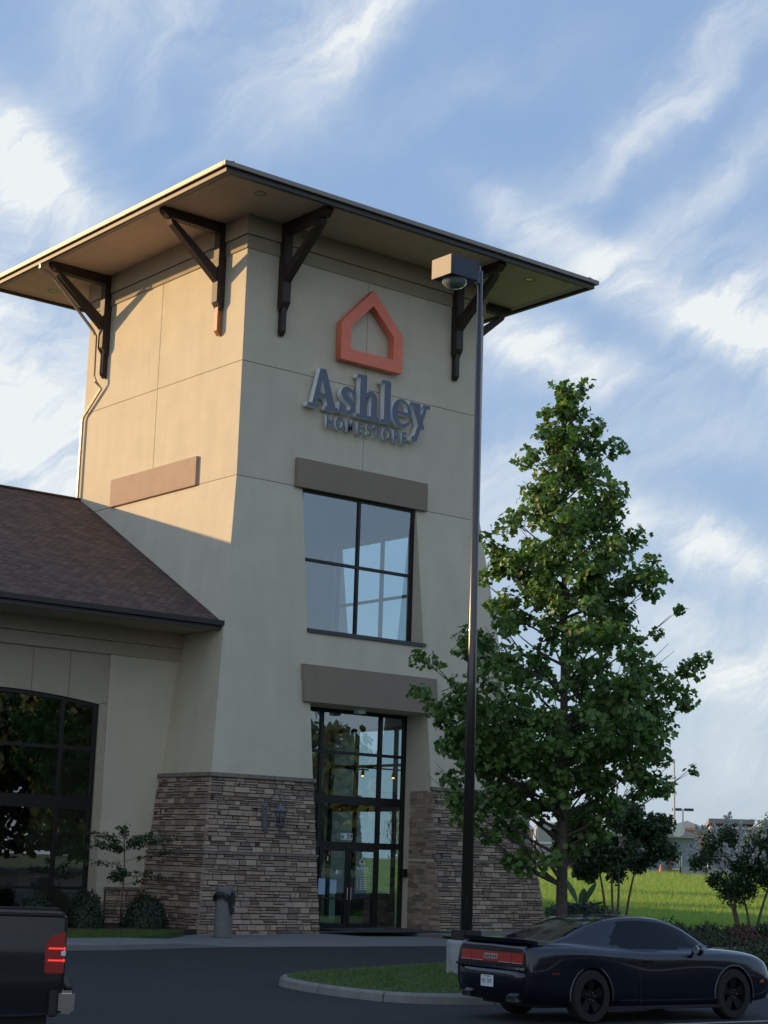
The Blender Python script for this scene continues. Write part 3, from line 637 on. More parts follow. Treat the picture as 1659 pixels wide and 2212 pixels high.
X0s = {'A': (2.34, 1.0), 's': (3.60, 1.0), 'h': (4.30, 1.0), 'l': (5.34, 1.0), 'e': (5.78, 1.0), 'y': (6.53, 1.0)}
for ch in 'Ashley':
    lps = contours(LD[ch], -.1, 1.35, -.5, 1.5, 170); me = glyph_mesh('letter', lps, .22, None); GL[ch] = me.copy()
    me.transform(Matrix.Translation((X0s[ch][0], -.19, 16.18)) @ FRONT); me.transform(Matrix.Translation(-Vector(sign.location)))
    me.update(); two_mat(me, 'navy', 'return'); o = bpy.data.objects.new('letter', me); COL.objects.link(o); o.parent = sign
hs = 'HOMESTORE'; ctr = [.20,.60,1.03,1.43,1.81,2.18,2.57,2.98,3.31]
for c_, x in zip(hs, ctr):
    o = text_obj('letter', c_, .56, 'navy', sign, Matrix.Translation((3.13+x*.985, -.16, 15.82)) @ FRONT @ Matrix.Diagonal((.66 if c_ == 'M' else .78, 1, 1, 1)), .055, .010 if c_ == 'M' else .016)
    two_mat(o.data, 'navy', 'return')
logo = empty('sign_emblem', (4.85, 0, 19.0), 'orange house shaped outline mounted on the tower wall above the letters', 'sign emblem')
def house_mesh(sc=1, name='house_outline', depth=.26):
    cu = bpy.data.curves.new(name, 'CURVE'); cu.dimensions = '2D'; cu.fill_mode = 'BOTH'; cu.extrude = depth/2
    for lp in ([(0,2.58),(-1.28,1.26),(-1.28,-.0),(1.28,0),(1.28,1.26)], [(0,2.05),(-.89,1.17),(-.89,.40),(.89,.40),(.89,1.17)]):
        sp = cu.splines.new('POLY'); sp.points.add(len(lp)-1); sp.use_cyclic_u = True
        for k, (a, b) in enumerate(lp): sp.points[k].co = (a*sc, b*sc, 0, 1)
    o = bpy.data.objects.new(name, cu); COL.objects.link(o); dg = bpy.context.evaluated_depsgraph_get(); me = bpy.data.meshes.new_from_object(o.evaluated_get(dg)); bpy.data.objects.remove(o); return me
me = house_mesh(); me.transform(Matrix.Translation((4.86, -.19, 17.96)) @ FRONT); me.transform(Matrix.Translation(-Vector(logo.location))); me.materials.clear(); me.materials.append(M['orange'])
o = bpy.data.objects.new('house_outline', me); COL.objects.link(o); o.parent = logo
# small things on the entrance glazing
dsg = empty('door_lettering', (5.5, YE, 1.8), 'white house mark, name and hours lettered on the right entrance door glass', 'lettering')
yg = YE-.012
me = house_mesh(.085, 'house_mark', .004); me.transform(Matrix.Translation((5.5, yg, 2.05)) @ FRONT); me.transform(Matrix.Translation(-Vector(dsg.location))); me.materials.clear(); me.materials.append(M['white']); o = bpy.data.objects.new('house_mark', me); COL.objects.link(o); o.parent = dsg
for ch in 'Ashley':
    me = GL[ch].copy(); k = .098; me.transform(Matrix.Translation((5.5+(X0s[ch][0]-4.85)*k, yg, 1.88)) @ FRONT @ Matrix.Diagonal((k, k, .02, 1))); me.transform(Matrix.Translation(-Vector(dsg.location))); me.materials.clear(); me.materials.append(M['white']); o = bpy.data.objects.new('letter', me); COL.objects.link(o); o.parent = dsg
text_obj('small_name', 'HOMESTORE', .055, 'white', dsg, Matrix.Translation((5.5, yg, 1.82)) @ FRONT, .001)
for wd_, wx_ in (('STORE', 5.40), ('HOURS', 5.61)): text_obj('hours_heading', wd_, .062, 'white', dsg, Matrix.Translation((wx_, yg, 1.70)) @ FRONT, .001)
for k in range(7):
    z = 1.62-k*.055
    for a, b in ((5.31, 5.36), (5.42, 5.52), (5.56, 5.68)): MB().box(a, b, yg-.001, yg+.001, z-.012, z+.012).build('hours_line', 'white', dsg)
ns = empty('number_plates', (4.1, YE, 2.85), 'row of small white number plates on the glass above the doors', 'number sign')
for k, s in enumerate(('6', '', '2', '9')):
    x = 4.68+k*.115; p_ = MB().box(x-.05, x+.05, YE-.01, YE+.02, 2.79, 2.99).build('plate', 'white', ns)
    if s: text_obj('digit', s, .2, 'black', ns, Matrix.Translation((x, YE-.013, 2.885)) @ FRONT, .001, .004)
for x, z, w_, h_, lab, m_ in ((3.92, 1.36, .13, .24, 'plain pale blue paper notice on the left edge of the entrance glass', 'paper'), (4.36, 1.36, .13, .21, 'pale blue notice with darker border taped on the left door', 'paper')):
    o = MB().box(x-w_, x+w_, YE-.045, YE-.041, z-h_, z+h_).build('paper_notice', m_); tag(o, lab, 'notice')
o = MB().box(4.45, 4.53, YE-.045, YE-.041, 1.75, 1.87).build('door_sticker', 'white'); tag(o, 'tiny white sticker on the left entrance door above the bordered notice', 'sticker')
o = MB().box(7.03, 7.165, -.10, .06, 1.70, 1.95).build('call_box', 'black', bevel=.01); tag(o, 'small black box fixed to the stone beside the entrance', 'call box')
cm = MB(); cm.box(4.62, 4.9, -.55, -.3, 6.66, 6.815); o = cm.build('entrance_light', 'white', bevel=.01); tag(o, 'small white light fitting under the lintel above the doors', 'light')
fm = MB(); fm.box(3.2, 6.6, -3.0, -.6, .135, .15); o = fm.build('door_mat', mat('mat', (.03, .03, .032), .95), bevel=.004); tag(o, 'dark floor mat lying before the entrance doors', 'door mat')
# lantern
ln = empty('wall_lantern', (.9, -1.3, 3.3), 'grey scrolled wall lantern fixed to the stone pier left of the doors', 'wall lantern')
ys = -s_(3.3)-.10
MB().prism([(.55,2.95),(.62,2.87),(.7,2.95),(.72,3.6),(.63,3.72),(.53,3.6)], lambda u, v, d: (u, -s_(v)-d, v), .06, .13).build('backplate', 'lantern', ln, bevel=.01)
yc = ys-.34
MB().tube([(.62, ys, 3.5), (.64, ys-.15, 3.85), (.78, ys-.3, 3.98), (.90, yc, 3.9), (.93, yc, 3.76), (.93, yc, 3.68)], .022, 8).build('arm', 'lantern', ln)
lb = MB(); cxl = .93
for k in range(6):
    a = 2*math.pi*k/6; lb.tube([(cxl+.15*math.cos(a), yc+.15*math.sin(a), 3.12), (cxl+.19*math.cos(a), yc+.19*math.sin(a), 3.5)], .012, 5)
lb.lathe([(.0,3.70),(.05,3.66),(.10,3.60),(.23,3.5),(.22,3.48),(0,3.48)], 12, (cxl, yc, 0)); lb.lathe([(0,3.12),(.17,3.12),(.16,3.09),(.06,3.02),(.03,2.95),(0,2.90)], 12, (cxl, yc, 0)); lb.build('cage', 'lantern', ln)
MB().lathe([(.13,3.125),(.165,3.475)], 12, (cxl, yc, 0)).build('glass', 'lglass', ln)
# ================================================================ GROUND
def rise(x, y):
    r = math.hypot(x-CAM.x, y-CAM.y); t = max(0, (r-58)/92); return .10+2.0*min(t, 1.15)**1.45
gm = mat('field_soil', (.075, .105, .030), 1, 0, .3, .35, detail=8)
o = MB().box(-1500, 1500, -1500, 1500, -.6, -.12).build('ground', gm); tag(o, kind='structure')
o = MB().add([(-160,-170,0),(120,-170,0),(120,-5.5,0),(-160,-5.5,0)], [(0,1,2,3)]).build('asphalt_lot', 'asphalt'); tag(o, kind='structure')
def y0f(x): return -7.9-(x-5.2)*.95 if x < 8.5 else -11.035-(x-8.5)*.18
xs = [5.2+i*.55 for i in range(12)]+[11.5+1.2**k*.9 for k in range(1, 39)]
G = []
for x in xs:
    row = []
    for j in range(60):
        v = j/59; y = y0f(x)+(900-y0f(x))*v**3.2; row.append((x, y, rise(x, y)))
    G.append(row)
def fieldmat():
    m = bpy.data.materials.new('field_grass'); m.use_nodes = True; t = m.node_tree; b = t.nodes['Principled BSDF']; b.inputs['Roughness'].default_value = 1; b.inputs['Specular IOR Level'].default_value = .1
    tcn = t.nodes.new('ShaderNodeTexCoord'); mp = t.nodes.new('ShaderNodeMapping'); mp.inputs['Rotation'].default_value = (0, 0, R(45)); mp.inputs['Scale'].default_value = (.35, .05, 1); t.links.new(tcn.outputs['Object'], mp.inputs[0])
    n = t.nodes.new('ShaderNodeTexNoise'); n.inputs['Scale'].default_value = 1.6; n.inputs['Detail'].default_value = 9; n.inputs['Roughness'].default_value = .7; t.links.new(mp.outputs[0], n.inputs['Vector'])
    r = t.nodes.new('ShaderNodeValToRGB'); e = r.color_ramp.elements; e[0].position = .3; e[1].position = .7; e[0].color = (.14, .24, .05, 1); e[1].color = (.36, .43, .15, 1); t.links.new(n.outputs['Fac'], r.inputs[0]); t.links.new(r.outputs[0], b.inputs['Base Color'])
    return m
fo = MB().grid(G).build('field', fieldmat(), smooth=True, fixn=False); tag(fo, kind='structure')
def kerb(poly, w_, h, name, closed=False, zb=0, m='kerb'):
    mb = MB(); n = len(poly); P_ = [Vector((a, b, 0)) for a, b in poly]; nr = []
    for i in range(n):
        a = P_[(i-1) % n] if (closed or i > 0) else P_[i]; b = P_[(i+1) % n] if (closed or i < n-1) else P_[i]; t = (b-a).normalized(); nr.append(Vector((-t.y, t.x, 0)))
    prof = [(0, zb-.02), (0.02, zb+h*.75), (.06, zb+h), (w_, zb+h), (w_, zb-.02)]; rows = [[p+nn*u+Vector((0, 0, z)) for u, z in prof] for p, nn in zip(P_, nr)]
    if closed: rows.append(rows[0])
    lens = [0]
    for i in range(len(rows)-1): lens.append(lens[-1]+(rows[i+1][0]-rows[i][0]).length)
    def atl(s):
        i = max(k for k in range(len(lens)-1) if lens[k] <= s+1e-6); t = (s-lens[i])/max(1e-6, lens[i+1]-lens[i]); return [tuple(a.lerp(b, t)) for a, b in zip(rows[i], rows[i+1])]
    s = 0; q = random.Random(3)
    while s < min(lens[-1], 60)-.05:   # cast in lengths with open joints between
        e = min(s+q.uniform(1.5, 2.2), lens[-1]); n_ = max(2, int((e-s)/.25)+1); strip = [atl(s+(e-s-.022)*k/(n_-1)) for k in range(n_)]; mb.grid(strip); o0 = len(mb.v)-n_*5; mb.f.append(tuple(o0+k for k in range(5))); mb.f.append(tuple(o0+(n_-1)*5+k for k in range(5))); s = e
    o = mb.build(name, m); return tag(o, kind='structure')
def chaikin(p, n=2, closed=True):
    for _ in range(n):
        q = []
        for i in range(len(p) if closed else len(p)-1):
            a, b = p[i], p[(i+1) % len(p)]; q += [(a[0]*.75+b[0]*.25, a[1]*.75+b[1]*.25), (a[0]*.25+b[0]*.75, a[1]*.25+b[1]*.75)]
        p = q if closed else [p[0]]+q+[p[-1]]
    return p
kerb([(x, y0f(x)-.02) for x in [5.2+i*.4 for i in range(9)]+[9+i*2 for i in range(40)]], .22, .15, 'kerb')
# sidewalk & apron
def zw(x): return .14 if x < -6.2 else (.14-.12*(x+6.2)/2.2 if x < -4.0 else .02)
sw = []
for x in [-60, -30, -20, -14, -12, -11, -10, -9, -8, -7, -6.2, -5.6, -5, -4.4, -4, -3.4, -2.6, -2, -1, 0, 1, 2, 3, 4, 5.2]:
    yf = -8.2 if x < -8 else (-8.2+.95*(x+8)/3.4 if x < -4.6 else -7.25-.03*(x+4.6)); yb = -5.6 if x < -6 else (-5.6+2.9*(x+6)/3.2 if x < -2.8 else .3)
    sw.append([(x, yf-.01, -.02), (x, yf, zw(x)-.02 if zw(x) > .03 else zw(x)), (x, yf+.03, zw(x)), (x, (yf+yb)/2, zw(x)), (x, yb, zw(x)), (x, yb+.01, -.05)])
o = MB().grid(sw).build('sidewalk', 'concrete', fixn=False); tag(o, kind='structure')
pv = [(5.2,-4.1),(13,-4.1),(13,.5),(5.2,.5)]
o = MB().prism(pv, lambda u, v, d: (u, v, d), -.05, .125).build('pavement', 'concrete'); tag(o, kind='structure')
lw = [(-60,-5.6),(-6,-5.6),(-4.4,-4.1),(-2.75,-2.6),(-2.2,-1.0),(-2.2,1.6),(-60,1.6)]
o = MB().prism(lw, lambda u, v, d: (u, v, d), -.05, .145).build('lawn_strip', 'turf'); tag(o, kind='structure')
o = MB().prism([(-10,-2.6),(-3.4,-2.8),(-1.6,-1.6),(-1.6,1.6),(-10,1.6)], lambda u, v, d: (u, v, d), -.04, .16).build('mulch_bed', 'mulch'); tag(o, kind='structure')
isl = chaikin([(-11.35,-19.1),(-11.55,-21.7),(-10.8,-22.6),(-8.5,-22.95),(-1.5,-23.2),(1.5,-22.0),(1.5,-15.5),(-.5,-14.4),(-4.8,-15.6),(-8,-16.7),(-10.6,-17.7)], 2)
isl = isl[::-1]
if sum((isl[i][0]*isl[(i+1) % len(isl)][1]-isl[(i+1) % len(isl)][0]*isl[i][1]) for i in range(len(isl))) < 0: isl = isl[::-1]
kerb(isl, .30, .15, 'island_kerb', True)
cx_, cy_ = sum(p[0] for p in isl)/len(isl), sum(p[1] for p in isl)/len(isl)
ins_ = [(cx_+(a-cx_)*.975, cy_+(b-cy_)*.93) for a, b in isl]
o = MB().prism(ins_, lambda u, v, d: (u, v, d), .0, .155).build('island_turf', 'turf'); tag(o, kind='structure')
for i, (p, q) in enumerate((((-20, -26.75), (-7.0, -26.25)),)):
    o = MB().add([(p[0], p[1], .004), (q[0], q[1], .004), (q[0], q[1]+.1, .004), (p[0], p[1]+.1, .004)], [(0,1,2,3)])
o = MB().add([(-9.9,-26.28,.004),(-5.2,-26.62,.004),(-5.2,-26.50,.004),(-9.9,-26.16,.004)], [(0,1,2,3)]).build('road_marking', 'line'); tag(o, kind='structure')
# grass blades
def blades(name, xy, z, h0, h1, wd, m, c0=.75, c1=1.25):
    K = len(xy); th = rng.uniform(0, 2*np.pi, K); h = rng.uniform(h0, h1, K); ln = rng.normal(0, .3, (K, 2))*h[:, None]; v = np.zeros((K, 3, 3)); dx = np.cos(th)*wd; dy = np.sin(th)*wd
    v[:, 0] = np.stack([xy[:, 0]-dx, xy[:, 1]-dy, z-.01], 1); v[:, 1] = np.stack([xy[:, 0]+dx, xy[:, 1]+dy, z-.01], 1); v[:, 2] = np.stack([xy[:, 0]+ln[:, 0], xy[:, 1]+ln[:, 1], z+h], 1)
    k = rng.uniform(c0, c1, K); c = np.stack([k*rng.uniform(.8, 1.25, K), k, k*rng.uniform(.6, 1.2, K)], 1); return tag(np_mesh(name, v, 3, [(0,1,2)], c, m), 'short blades of green grass' if 'lawn' in name else 'rough meadow grass behind the trees', 'grass', kind='stuff')
K = 150000; az = np.radians(rng.uniform(39.5, 53.5, K)); r = 52*np.exp(rng.uniform(0, math.log(160/52), K)); xy = np.stack([CAM.x+np.sin(az)*r, CAM.y+np.cos(az)*r], 1)
ok = (xy[:, 1] > np.array([y0f(x) for x in xy[:, 0]])+.4) & (xy[:, 0] > 12.3) | (xy[:, 0] > 13.3) & (xy[:, 1] > -13)
ok &= ~((xy[:, 0] < 13.2) & (xy[:, 1] < .6)) & (xy[:, 1] > np.array([y0f(x) for x in xy[:, 0]])+.3); xy = xy[ok]
zz = np.array([rise(a, b) for a, b in xy]); blades('field_grass', xy, zz, .10, .30, .022, 'grass')
K = 26000; xy = np.stack([rng.uniform(-12, 1.5, K), rng.uniform(-23, -14.4, K)], 1)
def inside(poly, pts):
    x, y = pts[:, 0], pts[:, 1]; c = np.zeros(len(pts), bool)
    for i in range(len(poly)):
        (x1, y1), (x2, y2) = poly[i], poly[i-1]; c ^= ((y1 > y) != (y2 > y)) & (x < (x2-x1)*(y-y1)/(y2-y1+1e-12)+x1)
    return c
M['lawn_blade'] = leafmat('lawn_blade', (.085, .14, .036), .3, .7)
xy = xy[inside(ins_, xy)]; blades('island_lawn_grass', xy, np.full(len(xy), .155), .03, .08, .012, 'lawn_blade')
K = 30000; xy = np.stack([rng.uniform(-12, -2, K), rng.uniform(-5.6, -2.4, K)], 1); xy = xy[inside(lw, xy)]; blades('wing_lawn_grass', xy, np.full(len(xy), .145), .03, .07, .012, 'lawn_blade')

# ================================================================ PLANTS
LEAF = np.array([(0,0,0),(0,.78,0)]+[(x, y, abs(x)*.30) for x, y in ((.26,.0),(.46,.16),(.50,.34),(.34,.46),(.42,.70),(.28,.84),(.12,.74))]+[(-x, y, abs(x)*.30) for x, y in ((.26,.0),(.46,.16),(.50,.34),(.34,.46),(.42,.70),(.28,.84),(.12,.74))])
LEAF[:, 1] -= .1
LF = [(0,2,3,4,5,6,7,8,1), (1,15,14,13,12,11,10,9,0)]
OVAL = np.array([(0,-.5,0),(.28,-.15,.05),(.28,.2,.05),(0,.55,0),(-.28,.2,.05),(-.28,-.15,.05)]); OF = [(0,1,2,3),(0,3,4,5)]
def leaves(name, pos, nrm, size, m, parent=None, shape=0, jit=.6, c0=.7, c1=1.3, seed=1, warm=.1):
    """pos (K,3) ; nrm (K,3) rough facing"""
    rg = np.random.default_rng(seed); K = len(pos); T = (LEAF, LF) if shape == 0 else (OVAL, OF)
    n = nrm+rg.normal(0, jit, (K, 3)); n /= np.linalg.norm(n, axis=1, keepdims=True)+1e-9; a = rg.normal(0, 1, (K, 3)); a[:, 2] -= .8; a -= (a*n).sum(1, keepdims=True)*n; a /= np.linalg.norm(a, axis=1, keepdims=True)+1e-9; b = np.cross(a, n)
    s = rg.uniform(size[0], size[1], K)[:, None, None]; V = pos[:, None, :]+s*(T[0][None, :, 0:1]*b[:, None]+T[0][None, :, 1:2]*a[:, None]+T[0][None, :, 2:3]*n[:, None])
    k = rg.uniform(c0, c1, K); c = np.stack([k*(1+rg.uniform(-warm, warm*1.4, K)), k, k*(1+rg.uniform(-.2, .2, K))], 1); return np_mesh(name, V, len(T[0]), T[1], c, m, parent)
def sphere_pts(rg, K): v = rg.normal(0, 1, (K, 3)); return v/np.linalg.norm(v, axis=1, keepdims=True)
# --- the tall tree
BX, BY = 6.63, -7.50
tree = empty('street_tree', (BX, BY, .1), 'tall pyramidal shade tree with broad lobed leaves partly hiding the tower', 'tree')
VR = np.array([.705, -.71, 0]); VD = np.array([.71, .705, 0])
zs_ = [1.6, 2.0, 2.7, 3.6, 4.5, 5.2, 6.2, 7.0, 7.7, 8.1, 8.7, 9.2, 9.8, 10.4, 11.2, 11.8, 12.2, 12.6, 13.5, 14.5, 15.2, 15.8, 16.3]
Lp = [.9, 1.5, 2.2, 3.5, 4.0, 4.2, 4.1, 4.7, 5.0, 4.8, 3.6, 3.1, 2.8, 2.3, 2.3, 2.6, 1.8, 1.5, 1.55, 1.1, .75, .5, .2]
Rp = [.5, .6, .9, 1.3, 2.6, 3.9, 3.0, 3.7, 3.9, 4.1, 3.7, 3.9, 2.1, 3.1, 3.2, 3.0, 2.1, 2.0, 1.7, 1.5, 1.2, .7, .3]
rg = np.random.default_rng(5); trunk_top = np.array([-.05, .05, 16.0])
def trunk_at(z): t = z/16.0; return np.array([-.10*t*VR[0]-.04*math.sin(z*.7), -.10*t*VR[1]+.03*math.cos(z*.9), z])
tk = MB(); tk.tube([tuple(trunk_at(z)+np.array([BX, BY, .1])) for z in np.linspace(-.15, 15.8, 18)], [.19]+[.165*(1-.92*t)+.012 for t in np.linspace(.02, 1, 17)], 10); tk.build('trunk', 'bark', tree, smooth=True)
lb_ = MB(); LPOS = []; LN = []
z = 15.9
while z > 2.3:
    nl = 4 if z > 15 else (5 if z > 12.5 else (7 if 4.3 < z < 9 else 6)); ph0 = rg.uniform(0, 2*np.pi)
    for k in range(nl):
        ph = ph0+2*np.pi*k/nl+rg.uniform(-.3, .3); zt_ = z+rg.uniform(-.3, .3); c = math.cos(ph); wgt = (c+1)/2; rmax = np.interp(zt_, zs_, Lp)*(1-wgt)+np.interp(zt_, zs_, Rp)*wgt; r_ = rmax*rg.uniform(.80, 1.0)
        if abs(c) < .6: r_ *= .9
        if abs(c) < .5 and math.sin(ph) > 0: r_ = min(r_, 2.6)
        if r_ < .15: continue
        if zt_ < 5.0 and math.sin(ph) < .1 and rg.random() < .45: continue
        d = VR*c+VD*math.sin(ph); zb_ = max(1.6, zt_-r_*rg.uniform(.45, .75)-.2); p0_ = trunk_at(zb_); p3 = trunk_at(zt_); p3 = p3+d*r_; p1_ = p0_+d*r_*.35+np.array([0,0,(zt_-zb_)*.22]); p2_ = p0_+d*r_*.72+np.array([0,0,(zt_-zb_)*.62])
        off = np.array([BX, BY, .1]); bz = lambda t: ((1-t)**3*p0_+3*(1-t)**2*t*p1_+3*(1-t)*t*t*p2_+t**3*p3)
        lb_.tube([tuple(bz(t)+off) for t in (0, .2, .4, .6, .8, 1)], [.045*min(1, r_/3)+.012, .035*min(1, r_/3)+.01, .026, .018, .012, .006], 5, False)
        ncl = max(2, int(round(r_/.48)))
        for j in range(ncl):
            t = .30+.70*(j+.6)/ncl if r_ > 1 else .2+.8*(j+.6)/ncl
            if 8.6 < zt_ < 10.0 and t < .55 and c < .3: continue
            if rg.random() < .25 and zt_ < 13.5: continue
            if zt_ < 5.2 and t < .5: continue
            cc_ = bz(min(t, 1))+rg.normal(0, .16, 3); cr = rg.uniform(.20, .46)*(1.0 if r_ > 1 else .7)*(1.1-.35*t)
            K = int((92 if zt_ < 9 else 88)*(cr/.40)**2); u = sphere_pts(rg, K); rad = rg.uniform(.15, 1.35, (K, 1))**.65; q = cc_+u*rad*cr*np.array([1.15, 1.15, .85]); LPOS.append(q); LN.append(u*.6+np.array([0,0,.55])+d*.25)
            e = bz(max(0, t-.15)); lb_.tube([tuple(e+off), tuple(cc_+rg.normal(0, .1, 3)+off)], [.012, .004], 4, False)
    z -= rg.uniform(.42, .66)
for k in range(3):
    q = trunk_at(16.0)+sphere_pts(rg, 14)*.22+np.array([0,0,.1*k]); LPOS.append(q); LN.append(sphere_pts(rg, 14))
lb_.build('limbs', 'bark', tree, smooth=True)
for z in np.arange(13.2, 16.2, .28):
    q = trunk_at(z)+sphere_pts(rg, 26)*rg.uniform(.2, 1, (26, 1))*(.18+.10*(16.3-z)); LPOS.append(q); LN.append(sphere_pts(rg, 26)+np.array([0,0,.5]))
LPOS = np.concatenate(LPOS)+np.array([BX, BY, .1]); LN = np.concatenate(LN); print('tulip leaves', len(LPOS))
leaves('crown', LPOS, LN, (.12, .225), 'leaf', tree, 0, .65, .55, 1.45, 3, .16)
tree.location = (3.82, -10.4, .2); tree.scale = (.92, .92, .92)
ti = chaikin([(1.6,-9.3),(1.3,-11.0),(2.6,-12.3),(5.6,-12.4),(7.6,-11.2),(6.2,-8.9),(4.0,-8.7)], 2)
kerb(ti, .22, .15, 'tree_island_kerb', True); tcx, tcy = 3.9, -10.6
o = MB().prism([(tcx+(a-tcx)*.94, tcy+(b-tcy)*.92) for a, b in ti], lambda u, v, d: (u, v, d), 0, .16).build('tree_island_mulch', 'mulch'); tag(o, kind='structure')
# --- crepe myrtles
def myrtle(name, x, y, zb, stems, cz, crx, crz, label, group, seed, flowers=60, leafK=9000, sz=(.07,.12), m='myrtle'):
    rg = np.random.default_rng(seed); t = empty(name, (x, y, zb), label, 'tree', group)
    for (dx0, dx1, bend) in stems:
        b = np.array([x, y, zb]); sp = [(tuple(b+VR*dx0*(1-s)+VR*(dx1*s+bend*math.sin(s*3.1))+VD*(rg.uniform(-.05, .05)+dx1*.3*s)+np.array([0,0,cz*s*.95-.1*(s == 0)]))) for s in (0, .25, .5, .75, 1)]
        MB().tube(sp, [.055, .045, .04, .03, .02], 7).build('stem', 'bark2', t, smooth=True)
    P_ = []; N_ = []; FP = []; FN = []
    ncl = 46
    for k in range(ncl):
        u = sphere_pts(rg, 1)[0]; rad = rg.uniform(.45, 1)**.5; c = np.array([x, y, zb+cz+crz*.35])+(VR*u[0]*crx+VD*u[1]*crx*.9)*rad+np.array([0,0,u[2]*crz*rad]); cr = rg.uniform(.28, .48)*min(1, crx/1.5+.2); K = leafK//ncl
        v = sphere_pts(rg, K); P_.append(c+v*cr*rg.uniform(.3, 1, (K, 1))); N_.append(v*.5+np.array([0,0,.6]))
        if flowers and (u[2] > -.5):
            for _ in range(2):
                v0 = -VD*rg.uniform(.2, 1)+VR*rg.uniform(-1, 1)+np.array([0, 0, rg.uniform(-.2, 1.1)]); v0 /= np.linalg.norm(v0); tip = c+v0*cr*1.2; Kf = 26; ax = np.array([v0[0]*.3, v0[1]*.3, 1]); s = rg.uniform(0, 1, (Kf, 1)); FP.append(tip+ax*s*.26+sphere_pts(rg, Kf)*.085*(1.2-s)); FN.append(sphere_pts(rg, Kf))
    leaves('crown', np.concatenate(P_), np.concatenate(N_), sz, m, t, 1, .7, .6, 1.4, seed+1)
    if FP: leaves('blossom', np.concatenate(FP), np.concatenate(FN), (.08, .13), 'flower', t, 1, .7, .8, 1.15, seed+2, .03)
    return t
myrtle('crepe_myrtle', 14.15, -2.45, .12, [(-.25,-.6,.05),(-.02,-.1,-.04),(.05,.12,.03),(.3,.75,-.06)], 2.45, 1.85, 1.4, 'flowerless crepe myrtle with four thin stems and dark leaves, just right of the tall tree', 'crepe myrtles beside the field', 21, 0, 17000, (.10,.17))
myrtle('crepe_myrtle', 13.9, -8.1, .1, [(-.20,-.75,.10),(-.05,-.35,-.10),(.15,-.30,.12),(.25,.85,-.05)], 2.05, 1.55, 1.0, 'crepe myrtle covered in white blossom above the hedge, at the right edge', 'crepe myrtles beside the field', 22, 60, 11000, (.07,.12))
# sapling by the wing
sx, sy, sz_ = -3.38, -.39, .16
sap = empty('young_tree', (sx, sy, sz_), 'slender staked young tree with sparse layered leaves and a few white flowers before the wing', 'tree')
MB().tube([(sx, sy, .1), (sx-.02, sy, .9), (sx+.02, sy, 1.7), (sx-.05, sy, 2.5), (sx-.02, sy, 3.05)], [.03, .026, .022, .015, .006], 7).build('trunk', 'bark2', sap, smooth=True)
MB().tube([(sx+.38, sy-.3, .1), (sx+.45, sy-.2, 1.3)], [.022, .022], 6).build('stake', 'timber_new', sap); MB().tube([(sx+.04, sy-.25, .12), (sx+.04, sy-.25, .32)], .035, 8).build('stake_cap', 'white', sap)
rg = np.random.default_rng(9); tb = MB(); P_ = []; N_ = []; FP = []
for k in range(26):
    z = rg.uniform(1.5, 3.0); a = rg.uniform(0, 2*np.pi); l = rg.uniform(.6, 1.25)*(1.15-.2*abs(z-2.2)); c = math.cos(a)
    if c > 0: l *= 1.25
    d = VR*c+VD*math.sin(a)*.8; p0_ = np.array([sx, sy, z-.25]); e = p0_+d*l+np.array([0,0,rg.uniform(.0, .4)]); tb.tube([tuple(p0_), tuple((p0_+e)/2+np.array([0,0,.06])), tuple(e)], [.010, .007, .003], 4, False)
    K = 80; s = rg.uniform(.2, 1.05, (K, 1)); q = p0_+(e-p0_)*s+rg.normal(0, .05, (K, 3)); P_.append(q); N_.append(np.tile([0,0,1.], (K, 1)))
    if c > .4 and rg.random() < .7: FP.append(e+sphere_pts(rg, 8)*.05)
tb.build('twigs', 'bark2', sap); leaves('crown', np.concatenate(P_), np.concatenate(N_), (.07,.12), 'myrtle', sap, 1, .5, .7, 1.4, 10); leaves('blossom', np.concatenate(FP), sphere_pts(rg, sum(len(f) for f in FP)), (.07, .10), 'flower', sap, 1, .7, .8, 1.1, 12, .02)
# shrubs
def shrub(x, y, zb, rx, rz, label, group, seed, m='shrub', K=2600, sz=(.05,.09), name='round_shrub', cat='shrub', rough=.10):
    rg = np.random.default_rng(seed); t = empty(name, (x, y, zb), label, cat, group); u = sphere_pts(rg, K); u[:, 2] = np.abs(u[:, 2]); lump = 1+.12*np.sin(u[:, 0]*5+seed)*np.cos(u[:, 1]*6+seed*2)+rg.normal(0, rough, K)*.6
    pos = np.array([x, y, zb])+u*np.array([rx, rx, rz])*lump[:, None]*rg.uniform(.86, 1.04, (K, 1)); leaves('foliage', pos, u, sz, m, t, 1, .6, .6, 1.4, seed)
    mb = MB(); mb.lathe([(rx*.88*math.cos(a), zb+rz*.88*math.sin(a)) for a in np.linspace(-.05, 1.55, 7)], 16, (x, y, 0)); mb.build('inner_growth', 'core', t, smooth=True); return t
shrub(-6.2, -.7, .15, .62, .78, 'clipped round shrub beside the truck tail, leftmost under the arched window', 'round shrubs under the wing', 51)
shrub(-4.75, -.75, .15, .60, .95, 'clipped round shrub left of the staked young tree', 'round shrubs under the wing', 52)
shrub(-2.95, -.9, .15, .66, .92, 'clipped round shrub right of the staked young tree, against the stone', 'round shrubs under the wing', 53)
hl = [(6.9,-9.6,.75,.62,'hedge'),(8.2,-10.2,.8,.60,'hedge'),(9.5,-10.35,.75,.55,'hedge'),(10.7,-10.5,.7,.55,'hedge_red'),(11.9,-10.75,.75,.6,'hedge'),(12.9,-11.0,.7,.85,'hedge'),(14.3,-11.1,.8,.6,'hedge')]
hn = ['low spreading shrub nearest the car roof', 'low spreading shrub second from the car roof, behind the side window', 'low green shrub just left of the reddish one behind the car', 'low reddish brown shrub among the green ones behind the car', 'low green shrub right of the reddish one', 'taller leafy shrub at the foot of the white flowering tree', 'low shrub at the right edge beyond the flowering tree']
